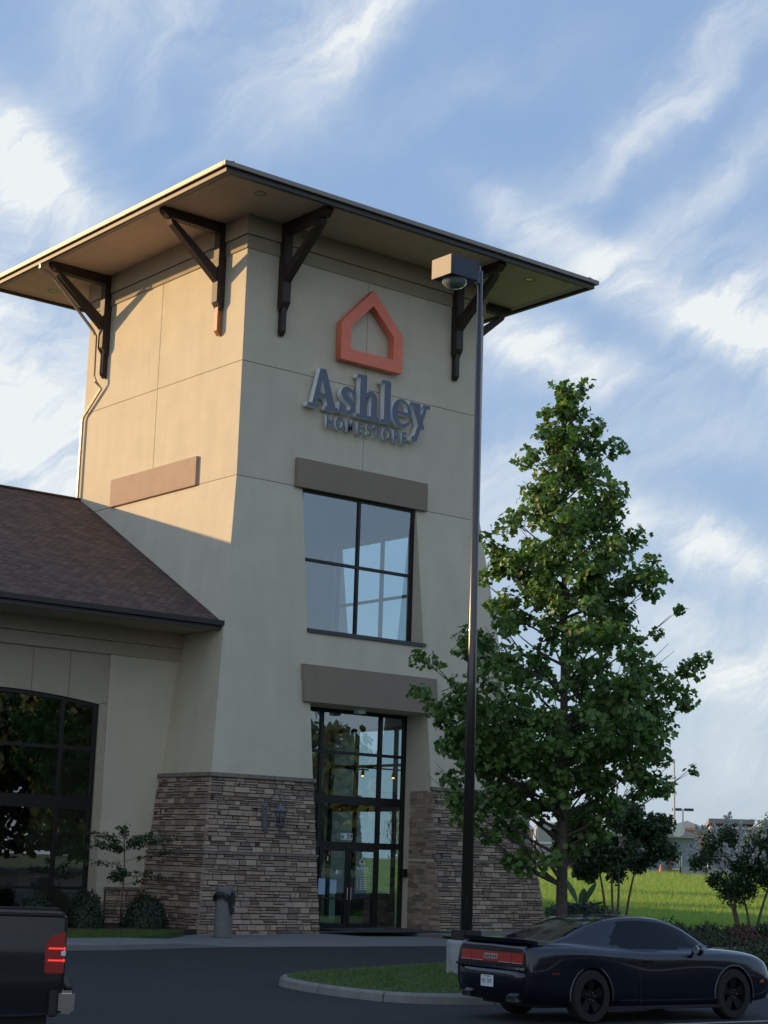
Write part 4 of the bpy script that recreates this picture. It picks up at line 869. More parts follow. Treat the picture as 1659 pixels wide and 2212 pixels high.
for i, (x, y, rx, rz, m_) in enumerate(hl): shrub(x, y, .1, rx*1.12, rz, hn[i], 'shrubs along the kerb behind the car', 60+i, m_, 2600, (.06,.11), 'low_shrub', rough=.25)
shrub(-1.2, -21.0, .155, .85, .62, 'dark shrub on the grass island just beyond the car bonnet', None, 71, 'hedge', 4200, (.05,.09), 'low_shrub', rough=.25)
# banana plant in its ring of rocks
bx, by = 19.0, 3.9; bz_ = rise(bx, by)
ban = empty('banana_plant', (bx, by, bz_), 'broad leaved banana plant rising from low greenery by the big tree', 'plant')
for k, (dx, h, wd, ln) in enumerate(((-.50, 1.65, .15, .4), (.48, 1.5, .15, .7), (.75, .75, .2, .9), (-.75, .8, .18, .8), (.1, 1.0, .2, .3))):
    mb = MB(); rows = []
    for s in np.linspace(0, 1, 9):
        c = np.array([bx, by, bz_+.25])+VR*dx*s**1.1*(1.2)+VD*(.2*math.sin(k*2)*s)+np.array([0,0,h*(s-.28*s*s*abs(dx)*1.6)]); w_ = wd*math.sin(min(1, max(0, (s-.25)/.75))*math.pi)**.7*.9+.02; rows.append([tuple(c-VR*w_*.8-VD*w_*.4+np.array([0,0,.05])), tuple(c), tuple(c+VR*w_*.8+VD*w_*.4+np.array([0,0,.05]))])
    mb.grid(rows); mb.c = [(1, 1.0, .99)]*len(mb.v); mb.build('leaf', 'banana', ban, smooth=True, fixn=False)
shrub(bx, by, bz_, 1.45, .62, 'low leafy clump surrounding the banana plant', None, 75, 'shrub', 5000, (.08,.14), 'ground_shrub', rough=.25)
for k in range(5):
    p = np.array([bx, by, bz_])-VD*1.75+VR*(-.9+.55*k); mb = MB(); rr = random.Random(k); mb.lathe([(0,.0),(.25,.02),(.3,.12),(.2,.22),(0,.24)], 9, tuple(p)); mb.v = [(x+rr.uniform(-.03,.03), y+rr.uniform(-.03,.03), z+rr.uniform(-.02,.02)) for x, y, z in mb.v]; o = mb.build('edging_rock', 'rock'); tag(o, ('leftmost pale rock of the edging before the banana plant', 'second pale rock from the left in the banana plant edging', 'middle pale rock of the edging before the banana plant', 'second pale rock from the right in the banana plant edging', 'rightmost pale rock of the edging before the banana plant')[k], 'rock', 'pale edging rocks')

# ================================================================ FAR BUILDINGS
def at(xD, yD, dist):
    u = (xD*1.8228-1512)/6926.3; v = (yD*1.8228-2016)/6926.3; d = F+XC*u-YC*v; t = dist/math.hypot(d.x, d.y); return CAM+d*t
def locbox(mb, o, az, x0, x1, y0, y1, z0, z1):   # x to the right seen from the street, y away
    r = Vector((math.cos(az), -math.sin(az), 0)); f = Vector((math.sin(az), math.cos(az), 0))
    mb.hexa([tuple(o+r*a+f*b+Vector((0,0,c))) for c in (z0, z1) for a, b in ((x0,y0),(x1,y0),(x1,y1),(x0,y1))])
AZ = R(48.4); base = at(1400, 1879, 150); base.z = 2.0; mm = 150/3800
def X(xD): return (xD-1400)*mm
def Z(yD): return (1880-yD)*mm
M['blue_wall'] = mat('blue_siding', (.20, .25, .31), .8, 0, .08, 3); M['white_trim'] = mat('white_trim', (.62, .62, .60), .7); M['brick'] = mat('far_brick', (.16, .085, .07), .9, 0, .2, 5); M['tan'] = mat('tan_wall', (.42, .29, .17), .9, 0, .08, 3); M['slate'] = mat('slate_roof', (.10, .125, .16), .8, 0, .15, 6); M['grey_roof'] = mat('grey_roof', (.26, .25, .24), .8, 0, .1, 3); M['greywall'] = mat('grey_wall', (.30, .31, .32), .85, 0, .08, 3)
fb = empty('apartment_building', tuple(base), 'blue grey house with white window frames and brick columns across the field', 'house')
def lb2(name, m, parent, *a, o=base, az=AZ, bevel=0):
    mb = MB()
    for q in a: locbox(mb, o, az, *q)
    return mb.build(name, m, parent, bevel=bevel)
lb2('wall', 'blue_wall', fb, (X(1300), X(1503), 0, 8, -.5, Z(1806)))
lb2('brick_column', 'brick', fb, (X(1440), X(1448), -.35, 0-.003, -.5, Z(1812)), (X(1345), X(1353), -.35, -.003, -.5, Z(1812)))
lb2('base_trim', 'white_trim', fb, (X(1449), X(1503), -.1, -.004, Z(1873), Z(1869)))
lb2('eave_trim', 'white_trim', fb, (X(1296), X(1507), -.5, 8.4, Z(1806), Z(1803)))
r_ = Vector((math.cos(AZ), -math.sin(AZ), 0)); f_ = Vector((math.sin(AZ), math.cos(AZ), 0))
def lp(x, y, z): return tuple(base+r_*x+f_*y+Vector((0,0,z)))
mb = MB(); a, b, zz0, zz1 = X(1294), X(1509), Z(1803), Z(1783); mb.add([lp(a,-.6,zz0), lp(b,-.6,zz0), lp(b,8.6,zz0), lp(a,8.6,zz0), lp(a+3,4,zz1), lp(b-1.9,4,zz1)], [(0,1,5,4),(1,2,5),(2,3,4,5),(3,0,4)]); mb.build('roof', 'slate', fb)
for x in (1460, 1486):
    o = lb2('window', 'carglass', fb, (X(x), X(x+9), -.02, -.004, Z(1867), Z(1843)))
    fr_ = MB()
    for q in ((X(x)-.04, X(x)+.06, Z(1867), Z(1843)), (X(x+9)-.06, X(x+9)+.04, Z(1867), Z(1843)), (X(x+4.5)-.04, X(x+4.5)+.04, Z(1867), Z(1843)), (X(x), X(x+9), Z(1856), Z(1855)), (X(x), X(x+9), Z(1844), Z(1842.4)), (X(x), X(x+9), Z(1867.5), Z(1866))): locbox(fr_, base, AZ, q[0], q[1], -.05, -.021, q[2], q[3])
    w_ = fr_.build('frame', 'white_trim', None); off = world_loc(o); w_.data.transform(Matrix.Translation(-off)); w_.parent = o
d_ = MB(); c = Vector(lp(X(1462), -.9, Z(1791))); d_.tube([tuple(c-f_*.05), tuple(c+f_*.05)], [.55, .5], 14); o = d_.build('satellite_dish', 'white_trim', fb)
tb_ = empty('tan_building', lp(X(1486), 14, 0), 'tan building with a grey hipped roof behind the blue house', 'building')
lb2('wall', 'tan', tb_, (X(1440), X(1520), 14, 24, -.5, Z(1781))); lb2('cornice', 'white_trim', tb_, (X(1436), X(1524), 13.6, 24.4, Z(1781), Z(1777)))
mb = MB(); a, b = X(1434), X(1526); mb.add([lp(a,13.4,Z(1777)), lp(b,13.4,Z(1777)), lp(b,24.6,Z(1777)), lp(a,24.6,Z(1777)), lp(X(1484),19,Z(1757))], [(0,1,4),(1,2,4),(2,3,4),(3,0,4)]); mb.build('roof', 'grey_roof', tb_)
wb_ = empty('long_building', lp(X(1580), 10, 0), 'long low building with a pale grey roof and red band behind the flowering tree', 'building')
lb2('wall', 'greywall', wb_, (X(1535), X(1625), 10, 24, -.5, Z(1780))); lb2('white_band', 'white_trim', wb_, (X(1532), X(1628), 9.7, 24.3, Z(1780), Z(1774))); lb2('red_band', 'brick', wb_, (X(1535), X(1625), 9.9, 24.1, Z(1774), Z(1768))); lb2('roof', 'grey_roof', wb_, (X(1530), X(1630), 9.5, 24.5, Z(1768), Z(1757.5)))
lwb = empty('white_building', lp(X(1640), 0, 0), 'low pale blue white building at the right edge across the field', 'building')
lb2('wall', mat('pale_wall', (.50, .56, .62), .8), lwb, (X(1598), X(1720), -2, 6, -.5, Z(1867))); lb2('roof', 'grey_roof', lwb, (X(1595), X(1722), -2.4, 6.4, Z(1867), Z(1864.5)))
base2 = at(1150, 1874, 150); base2.z = 2.0; AZ2 = R(43.5)
gb = empty('grey_building', tuple(base2), 'grey building with tan end wall and white bands, left of the tall tree trunk', 'building')
def X2(xD): return (xD-1150)*mm
def Z2(yD): return (1872-yD)*mm
lb2('wall', 'greywall', gb, (X2(1159), X2(1235), 0, 12, -.5, Z2(1777)), o=base2, az=AZ2); lb2('white_band', 'white_trim', gb, (X2(1159)-.1, X2(1235)+.1, -.12, 12.1, Z2(1819), Z2(1815)), (X2(1159)-.1, X2(1235)+.1, -.12, 12.1, Z2(1777), Z2(1774)), o=base2, az=AZ2)
lb2('brick_column', 'brick', gb, (X2(1226), X2(1234), -.4, -.125, -.5, Z2(1822)), (X2(1152), X2(1159)-.11, -.4, -.1, -.5, Z2(1812)), o=base2, az=AZ2)
lb2('end_wall', 'tan', gb, (X2(1100), X2(1152)-.02, 3, 12, -.5, Z2(1789)), o=base2, az=AZ2); lb2('end_cornice', 'white_trim', gb, (X2(1098), X2(1154), 2.8, 12.2, Z2(1789), Z2(1784)), o=base2, az=AZ2)
fe = empty('panel_fence', lp(X(1490), -6, 0), 'low grey panel fence in front of the blue grey house', 'fence')
for k in range(7): lb2('panel', 'greywall', fe, (X(1466)+k*2.0+.06, X(1466)+(k+1)*2.0-.06, -6.03, -5.97, -.4, Z(1866)))
for k in range(8): lb2('post', 'frame', fe, (X(1466)+k*2.0-.05, X(1466)+k*2.0+.05, -6.08, -5.92, -.4, Z(1865)))
cn = at(1427, 1878, 147); co = MB(); co.lathe([(.28,0),(.28,.04),(.16,.05),(.03,.75),(0,.75)], 10, (cn.x, cn.y, 1.95)); o = co.build('traffic_cone', 'orange'); tag(o, 'small orange traffic cone at the far edge of the field', 'cone')
def streetlamp(xD, yTop, yB, dist, heads, label, hw=.5, r=.08, name='lamp_post'):
    b = at(xD, yB, dist); tp = at(xD, yTop, dist); t = empty(name, (b.x, b.y, b.z), label, 'lamp post')
    MB().tube([(b.x, b.y, b.z), (b.x, b.y, tp.z)], [r, r*.6], 8).build('pole', 'pole', t)
    for s in heads:
        mb = MB(); az_ = math.atan2(b.x-CAM.x, b.y-CAM.y); locbox(mb, Vector((b.x, b.y, tp.z)), az_, *(sorted((s*.1, s*(.1+hw)))), -.2, .2, -.16, .08); mb.build('lamp_head', 'fixture', t, bevel=.02)
    return t
streetlamp(1475.5, 1748, 1879, 170, (-1, 1), 'double headed grey lamp post above the roofs of the far buildings', .9)
streetlamp(1332, 1697, 1879, 120, (-1,), 'single headed lamp post seen through the tall tree', .7, .07)
fp = at(1456.5, 1880, 165); ft = at(1456.5, 1640, 165); fpo = MB().tube([(fp.x, fp.y, 1.5), (fp.x, fp.y, ft.z)], [.13, .08], 8).build('flag_pole', mat('pale_pole', (.5,.5,.5), .5)); tag(fpo, 'tall pale bare pole rising behind the far buildings', 'pole')
for xD, dist, hgt, rr_, lab, sd_ in ((1672, 160, 5.3, 2.6, 'pale green tree at the far right edge of the field', 81), (1418, 185, 5.0, 2.5, 'dark green far tree behind the roofs', 82), (1545, 178, 5.0, 2.2, 'rounded far tree left of the long pale roof', 83)):
    b = at(xD, 1878, dist); t = empty('far_tree', (b.x, b.y, 1.9), lab, 'tree', 'trees among the far buildings'); MB().tube([(b.x, b.y, 1.5), (b.x, b.y, 1.9+hgt*.6)], [.2, .1], 7).build('trunk', 'bark', t)
    rg = np.random.default_rng(sd_); u = sphere_pts(rg, 2500); pos = np.array([b.x, b.y, 1.9+hgt*.62])+u*np.array([rr_, rr_, hgt*.42])*(1+.25*np.sin(u[:, [0]]*7)*np.cos(u[:, [2]]*6))*rg.uniform(.5, 1, (2500, 1)); leaves('crown', pos, u, (.25, .4), 'far_leaf', t, 1, .5, .6, 1.3, sd_)
# shade trees east of the store, seen through the lobby glass
for x, y, hgt, rr_, lab, sd_ in ((27, 22, 5.0, 2.3, 'green tree seen through the lobby windows beyond the store', 91), (40, 34, 6, 2.6, 'second green tree seen through the lobby glass, farther off', 92)):
    zb = rise(x, y); t = empty('lawn_tree', (x, y, zb), lab, 'tree'); MB().tube([(x, y, zb-.2), (x, y, zb+hgt*.5)], [.12, .07], 7).build('trunk', 'bark', t)
    rg = np.random.default_rng(sd_); u = sphere_pts(rg, 3500); pos = np.array([x, y, zb+hgt*.62])+u*np.array([rr_, rr_, hgt*.42])*(1+.2*np.sin(u[:, [0]]*7)*np.cos(u[:, [2]]*6))*rg.uniform(.45, 1, (3500, 1)); leaves('crown', pos, u, (.16, .26), 'leaf', t, 1, .5, .6, 1.3, sd_)
M['far_wood'] = leafmat('wood_leaf', (.055, .080, .030), .15)
# wood across the road, behind the viewer (it is what the store windows mirror)
rg = np.random.default_rng(99); P_ = []; N_ = []
for k in range(70):
    x = rg.uniform(-30, 175); y = -128+rg.uniform(-14, 14); h = rg.uniform(15, 20)+(5 if x < 95 else -1); K = 900; u = sphere_pts(rg, K); rx = rg.uniform(4, 6.5); P_.append(np.array([x, y, h*.55])+u*np.array([rx, rx, h*.47])*(1+.25*np.sin(u[:, [0]]*6+k)*np.cos(u[:, [2]]*8))*rg.uniform(.75, 1, (K, 1))); N_.append(u)
wd = leaves('woodland', np.concatenate(P_), np.concatenate(N_), (.9, 1.7), 'far_wood', None, 1, .5, .6, 1.4, 7); tag(wd, 'dark wood across the road mirrored in the shop windows', 'woodland', kind='stuff')
# ================================================================ LIGHT POLE
LX, LY = -6.80, -18.52
lp_ = empty('parking_lot_light', (LX, LY, .15), 'tall dark parking lot light with boxy head on a pale concrete footing', 'light pole')
MB().lathe([(0,-.1),(.36,-.1),(.365,.70),(.35,.745),(.33,.755),(0,.755)], 28, (LX, LY, 0)).build('concrete_footing', mat('footing_concrete', (.30, .32, .32), .9, 0, .18, 3, .4, 30), lp_, smooth=False)
bc = MB(); bc.box(LX-.21, LX+.21, LY-.21, LY+.21, .757, .94); bc.build('base_cover', 'pole', lp_, bevel=.02)
MB().tube([(LX, LY, .80), (LX, LY, 6), (LX, LY, 13.85)], [.115, .088, .052], 20).build('pole', 'pole', lp_, smooth=True)
MB().tube([(LX-.02, LY-.03, 13.80), (LX-.06, LY-.06, 13.93), (LX-.10, LY-.10, 13.90)], .012, 5).build('photocell', 'badge', lp_)
hd = MB(); hd.box(LX-1.02, LX-.30, LY-.29, LY+.29, 13.50, 13.90); o = hd.build('lamp_head', 'fixture', lp_, bevel=.012)
MB().box(LX-1.034, LX-1.023, LY-.29, LY+.29, 13.50, 13.90).build('lit_end_plate', 'fix_pale', o, bevel=.003)  # sunlit look of this end put into a pale colour over the dark head
MB().box(LX-.299, LX-.045, LY-.05, LY+.05, 13.58, 13.72).build('arm', 'pole', lp_)
MB().lathe([(.255,13.499),(.24,13.43),(.18,13.37),(.09,13.335),(0,13.325)], 20, (LX-.68, LY, 0)).build('lens', mat('lamp_lens', (.16,.20,.19), .12, 0, coat=.6), o, smooth=True)
# ================================================================ LITTER BIN
bx_, by_ = -2.02, -3.40
bn = empty('litter_bin', (bx_, by_, .1), 'tall grey cylindrical litter bin with a black bag hanging out, by the stone base', 'litter bin')
bb = MB(); n = 32; prof_r = .245
prof = [(0, .02), (.235, .02), (.245, .05), (.245, .80)]; bb.lathe(prof, n, (bx_, by_, 0))
ga, gb_ = R(-75), R(-25)
for k in range(n):
    a = 2*math.pi*k/n; b = 2*math.pi*(k+1)/n; mid = (a+b)/2; mid = (mid+math.pi) % (2*math.pi)-math.pi
    if ga < mid < gb_: continue
    bb.add([(bx_+.245*math.cos(q), by_+.245*math.sin(q), z) for z in (.80, 1.06) for q in (a, b)], [(0,1,3,2)])
bb.lathe([(.245, 1.06), (.245, 1.14), (.235, 1.16), (0, 1.16)], n, (bx_, by_, 0)); bb.build('bin_body', 'binmat', bn, smooth=False)
MB().lathe([(.0,.5),(.232,.5),(.232,1.10)], 24, (bx_, by_, 0)).build('liner', 'black', bn)
for dx in (-.11, .05):
    MB().box(bx_+dx, bx_+dx+.12, by_-.1, by_+.05, 1.162, 1.185).build('ash_tray', 'chrome', bn, bevel=.004)
bg_ = MB(); rows = []
for i, z in enumerate(np.linspace(1.02, .58, 11)):
    fz = i/10
    row = []
    for j in range(15):
        a = R(-200+170*j/14); bulge = .012+.05*math.sin(i*.9+j*1.3)**2+.045*math.exp(-((j-3)/2.5)**2)*(1 if i < 7 else .3); lo = .0 if 2 < j < 12 else .0
        zlo = .84-.02*math.sin(j*2.1) if j < 9 else (.84-.30*min(1, (j-8)/2) if j < 13 else .66); zz_ = 1.02-.04*math.cos(j*.7)-fz*(1.0-zlo); row.append((bx_+(.245+bulge)*math.cos(a), by_+(.245+bulge)*math.sin(a), zz_))
    rows.append(row)
bg_.grid(rows); o = bg_.build('bin_bag', mat('bag', (.012,.012,.014), .35), bn, smooth=True, fixn=False)
MB().box(bx_+.10, bx_+.24, by_-.262, by_-.246, .70, .74).build('label_plate', 'badge', bn)
bn.scale = (1, 1, 1.17); bn.location.z = .02; 
for ch_ in bn.children: ch_.data.transform(Matrix.Translation((0, 0, .08)))

# ================================================================ CARS
def loft(stations, nx=70, ns=26):
    xs = [s[0] for s in stations]; S = np.array([s[1] for s in stations], float)     # (n, m, 2)
    def cr(t, A):   # catmull along axis 0, t in [0,n-1]
        i = min(int(t), len(A)-2); u = t-i; a = A[max(i-1, 0)]; b = A[i]; c = A[i+1]; d = A[min(i+2, len(A)-1)]; return b+.5*u*((c-a)+u*((2*a-5*b+4*c-d)+u*(3*b-a-3*c+d)))*1.0
    X_ = np.array(xs, float); out = []
    for k in range(nx):
        t = (len(xs)-1)*k/(nx-1); sec = cr(t, S); x = cr(t, X_); m = len(sec); row = []
        for j in range(ns):
            q = cr((m-1)*j/(ns-1), sec); row.append((float(x), float(q[0]), float(q[1])))
        out.append(row)
    return out
def wheel(root, x, y, r, wd, side, spokes=5, dark=True):
    t = MB(); pr = [(r*.66, -wd/2), (r*.93, -wd/2), (r, -wd/2+.035), (r, wd/2-.035), (r*.93, wd/2), (r*.66, wd/2), (r*.66, -wd/2)]; t.lathe(pr, 40, (x, y, r), 'y'); ty = t.build('tyre', 'tyre', root, smooth=False, local=True)
    rm_ = MB(); yo = y+side*(wd/2-.03); rm_.lathe([(r*.66, -wd*.3*side), (r*.66, 0), (r*.61, .012*side), (r*.58, -.03*side)], 36, (x, yo, r), 'y'); rm_.lathe([(0, -.10*side), (r*.64, -.10*side)], 24, (x, yo, r), 'y')
    for k in range(spokes):
        a = 2*math.pi*k/spokes+.3; c, s = math.cos(a), math.sin(a); q = []
        for rad, hw in ((.06, .045), (r*.62, .075)):
            for sg in (-1, 1): q.append((x+c*rad-s*hw*sg, yo-.0*side, r+s*rad+c*hw*sg))
        bk = [(a_, b_-.06*side, c_) for a_, b_, c_ in q]; q[0] = (q[0][0], q[0][1]-.02*side, q[0][2]); q[1] = (q[1][0], q[1][1]-.02*side, q[1][2]); rm_.hexa([bk[0], bk[2], bk[3], bk[1], q[0], q[2], q[3], q[1]])
    rm_.lathe([(0, .0), (.055, 0), (.075, -.03*side)], 18, (x, yo-.012*side, r), 'y'); rm = rm_.build('rim', 'rim' if dark else 'badge', ty, local=True)
    nm = MB()
    for k in range(5): a = 2*math.pi*k/5+.1; nm.tube([(x+.057*math.cos(a), yo-.03*side, r+.057*math.sin(a)), (x+.057*math.cos(a), yo+.016*side, r+.057*math.sin(a))], .0115, 8)
    nm.build('lug_nuts', 'chrome', ty, local=True)
def cut(o, cyls):
    for i, (x, y, z, r, d) in enumerate(cyls):
        c = MB(); c.lathe([(0, -d/2), (r, -d/2), (r, d/2), (0, d/2)], 40, (x, y, z), 'y'); co = c.build('cutter', 'black'); co.parent = o.parent
        bpy.context.view_layer.update(); md = o.modifiers.new('b', 'BOOLEAN'); md.operation = 'DIFFERENCE'; md.object = co; md.solver = 'EXACT'
        dg = bpy.context.evaluated_depsgraph_get(); me = bpy.data.meshes.new_from_object(o.evaluated_get(dg)); o.modifiers.clear(); o.data = me; bpy.data.objects.remove(co)
car = empty('parked_car', (0, 0, 0), 'dark navy two door coupe with black wheels and red tail lamps by the grass island', 'car')
def sec(zb, w, zs, wsh, zt, wt):
    return [(0, zb), (w-.16, zb), (w-.05, zb+.05), (w-.012, zb+.14), (w-.004, zb+.30*(zs-zb)+.05), (w, zb+.62*(zs-zb)), (wsh+.035, zs-.07), (wsh, zs), (wsh-.05, zs+(zt-zs)*.45), (wt, zt-.006), (wt*.5, zt), (0, zt+.006)]
body_st = [(-1.17, sec(.50,.80,.80,.79,.86,.70)), (-1.155, sec(.38,.89,.93,.83,1.00,.74)), (-1.10, sec(.33,.93,.99,.855,1.055,.78)), (-.95, sec(.28,.945,1.0,.885,1.075,.80)), (-.5, sec(.25,.955,1.0,.92,1.085,.78)), (0, sec(.22,.965,.99,.94,1.075,.76)), (.55, sec(.20,.955,.965,.915,1.045,.76)), (1.2, sec(.19,.95,.945,.90,1.0,.76)), (2.0, sec(.19,.95,.935,.905,1.0,.78)), (2.55, sec(.20,.955,.925,.91,1.005,.76)), (3.0, sec(.22,.96,.915,.91,.99,.74)), (3.4, sec(.24,.955,.885,.89,.955,.70)), (3.68, sec(.27,.925,.82,.85,.90,.66)), (3.84, sec(.30,.86,.74,.78,.82,.60)), (3.90, sec(.40,.76,.66,.70,.72,.55))]
pts = loft(body_st, 90, 34)
def two_sided(P_):
    rows = []
    for r in P_: rows.append([(x, -y, z) for x, y, z in r[::-1]][:-1]+[(x, y, z) for x, y, z in r])
    return rows
rows = two_sided(pts); mb = MB(); mb.grid(rows); nj = len(rows[0]); mb.add(rows[0], [tuple(range(nj))]); mb.add(rows[-1], [tuple(range(nj))])
body = mb.build('body', 'carpaint', car, local=True)
bm = bmesh.new(); bm.from_mesh(body.data); bmesh.ops.remove_doubles(bm, verts=bm.verts, dist=.0004); bmesh.ops.recalc_face_normals(bm, faces=bm.faces); bm.to_mesh(body.data); bm.free()
cut(body, [(0, 0, .36, .405, 3), (2.95, 0, .36, .405, 3)])
body.data.shade_smooth(); body.data.set_sharp_from_angle(angle=R(38)) if hasattr(body.data, 'set_sharp_from_angle') else None
MB().box(-.8, 3.6, -.70, .70, .20, .85).build('underbody', 'black', body, local=True)
for x in (0, 2.95):
    aw = MB(); rows = []
    for k in range(15):
        a = R(-8+196*k/14); rows.append([(x+rr_*math.cos(a), y, .36+rr_*math.sin(a)) for rr_, y in ((.402, -.962), (.425, -.966), (.432, -.950))])
    aw.grid(rows); aw.build('arch_trim', mat('arch_trim', (.05,.055,.07), .3, .4), body, local=True, smooth=True); aw = MB(); rows = [[(a_, -b_, c_) for a_, b_, c_ in r] for r in rows]; aw.grid(rows); aw.build('arch_trim', bpy.data.materials['arch_trim'], body, local=True, smooth=True)
# greenhouse
def gsec(zb, wb, zt, wt): return [(wb, zb), (wb-.01, zb+.03), (wb+(wt-wb)*.5, zb+(zt-zb)*.52), (wt+.02, zt-.05*min(1, (zt-zb)/.3)), (wt-.06, zt-.012), (wt*.5, zt), (0, zt+.006)]
gst = [(-.62, gsec(1.04,.70,1.07,.62)), (-.30, gsec(1.03,.765,1.17,.63)), (.1, gsec(1.02,.80,1.30,.62)), (.5, gsec(.99,.815,1.405,.61)), (.9, gsec(.97,.82,1.45,.605)), (1.3, gsec(.965,.825,1.455,.605)), (1.7, gsec(.96,.83,1.42,.60)), (2.05, gsec(.96,.83,1.33,.61)), (2.35, gsec(.96,.82,1.18,.65)), (2.62, gsec(.97,.76,1.02,.70))]
gp = loft(gst, 80, 30)
def classify(x, j, z, zb, zt):
    side = j < 15
    if side:
        if zb+.05 < z < zt-.065 and .42 < x < 2.36 and z < 1.0+(x-.42)*1.1+.02: return 'side_window'
    else:
        if j > 16 and -.50 < x < .52: return 'rear_window'
        if j > 16 and 1.93 < x < 2.56: return 'windscreen'
    return 'roof'
parts = {}
for i in range(len(gp)-1):
    zb = gp[i][0][2]; zt = gp[i][-1][2]
    for j in range(len(gp[0])-1):
        q = [gp[i][j], gp[i][j+1], gp[i+1][j+1], gp[i+1][j]]; cxm = sum(p[0] for p in q)/4; czm = sum(p[2] for p in q)/4; k = classify(cxm, j, czm, zb, zt)
        m_ = parts.setdefault(k, MB()); m_.add(q, [(0,1,2,3)]); m_.add([(a, -b, c) for a, b, c in q], [(3,2,1,0)])
for k, m_ in parts.items():
    if k == 'side_window':
        for sg, nm_ in ((1, 0), (-1, 1)):
            m2 = MB(); 
            for f in m_.f:
                vs = [m_.v[i] for i in f]
                if vs[0][1]*sg > 0: m2.add(vs, [tuple(range(4))])
            o = m2.build('side_window', 'carglass', car, local=True); bm = bmesh.new(); bm.from_mesh(o.data); bmesh.ops.remove_doubles(bm, verts=bm.verts, dist=.0004); bmesh.ops.recalc_face_normals(bm, faces=bm.faces); bm.to_mesh(o.data); bm.free(); o.data.shade_smooth()
        continue
    o = m_.build(k, 'carpaint' if k == 'roof' else 'carglass', car, local=True); bm = bmesh.new(); bm.from_mesh(o.data); bmesh.ops.remove_doubles(bm, verts=bm.verts, dist=.0004); bmesh.ops.recalc_face_normals(bm, faces=bm.faces); bm.to_mesh(o.data); bm.free(); o.data.shade_smooth()
def boxp(name, m, *b, parent=car, bevel=.004, smooth=False): return MB().box(*b).build(name, m, parent, local=True, bevel=bevel, smooth=smooth)
# rear: lamp band, badge, bumper shelf, spoiler, plate, exhausts
def bandx(y): return -1.184+.014*(abs(y)/.80)**3
def band(mb, y0, y1, z0, z1, dx, n=14, th=.05):
    for k in range(n):
        a = y0+(y1-y0)*k/n; b = y0+(y1-y0)*(k+1)/n
        mb.hexa([(bandx(a)-dx, a, z0), (bandx(b)-dx, b, z0), (bandx(b)+th, b, z0), (bandx(a)+th, a, z0), (bandx(a)-dx+.012, a, z1), (bandx(b)-dx+.012, b, z1), (bandx(b)+th, b, z1), (bandx(a)+th, a, z1)])
m_ = MB(); band(m_, -.80, .80, .765, .965, .0); tl_s = m_.build('lamp_surround', 'black', car, local=True)
for a, b in ((-.765, -.50), (-.49, -.178), (.178, .49), (.50, .765)):
    m_ = MB(); band(m_, a, b, .80, .935, .012, 6); o = m_.build('tail_lamp', 'lamp_red', car, local=True); m_ = MB(); band(m_, a+.01, b-.01, .80, .815, .016, 6); m_.build('lens_strip', mat('lens_strip', (.55,.30,.30), .2), o, local=True)
m_ = MB(); band(m_, -.174, .174, .80, .935, .010, 4); m_.build('tail_lamp', 'lamp_red', car, local=True); m_ = MB(); band(m_, -.165, .165, .835, .905, .018, 4); o = m_.build('badge_panel', 'badge', car, local=True)
for k in range(5): m_ = MB(); band(m_, -.137+k*.062, -.112+k*.062, .85, .89, .023, 1); m_.build('badge_mark', 'black', o, local=True)
m_ = MB(); band(m_, -.86, .86, .715, .752, .06, 16); m_.build('bumper_shelf', 'carpaint', car, local=True, bevel=.008)
m_ = MB(); rows = []
for k in range(25):
    y = -.90+1.8*k/24; e = .13*(abs(y)/.9)**6; rows.append([(-1.17+e, y, .715), (-1.235+e, y, .69), (-1.245+e, y, .62), (-1.235+e, y, .50), (-1.20+e, y, .36), (-1.10+e, y, .27), (-.9, y, .25)])
m_.grid(rows); m_.build('bumper', 'carpaint', car, local=True, smooth=True, fixn=False)
m_ = MB()
for k in range(14):
    a = -.80+1.6*k/14; b = a+1.6/14; f1 = .05*(abs(a)/.8)**4; f2 = .05*(abs(b)/.8)**4
    m_.hexa([(-1.17+f1, a, 1.072), (-1.17+f2, b, 1.072), (-.90, b, 1.078), (-.90, a, 1.078), (-1.19+f1, a, 1.128), (-1.19+f2, b, 1.128), (-.93, b, 1.10), (-.93, a, 1.10)])
m_.build('spoiler', 'carpaint', car, local=True, smooth=False)
pl = boxp('number_plate', 'plate', -1.258, -1.249, -.155, .155, .455, .61, bevel=.003)
REAR = Matrix(((0,0,-1,0),(-1,0,0,0),(0,1,0,0),(0,0,0,1)))
def ctext(name, s, size, m, par, x, y, z, sc=(1,1)):
    cu = bpy.data.curves.new(name, 'FONT'); cu.body = s; cu.size = size; cu.extrude = .001; cu.align_x = 'CENTER'; cu.align_y = 'CENTER'; t = bpy.data.objects.new(name, cu); COL.objects.link(t); dg = bpy.context.evaluated_depsgraph_get(); me = bpy.data.meshes.new_from_object(t.evaluated_get(dg)); bpy.data.objects.remove(t)
    me.transform(Matrix.Translation((x, y, z)) @ REAR @ Matrix.Diagonal((sc[0], sc[1], 1, 1))); me.materials.clear(); me.materials.append(M[m]); o = bpy.data.objects.new(name, me); COL.objects.link(o); o.parent = par; return o
ctext('plate_text', 'MZ TIFF', .088, 'navy', pl, -1.260, 0, .528, (.82, 1.0)); MB().box(-1.2605, -1.2585, -.09, .05, .588, .602).build('plate_scene', 'navy', pl, local=True); MB().box(-1.2605, -1.2585, .08, .14, .585, .604).build('plate_sticker', mat('sticker', (.7,.5,.1), .6), pl, local=True)
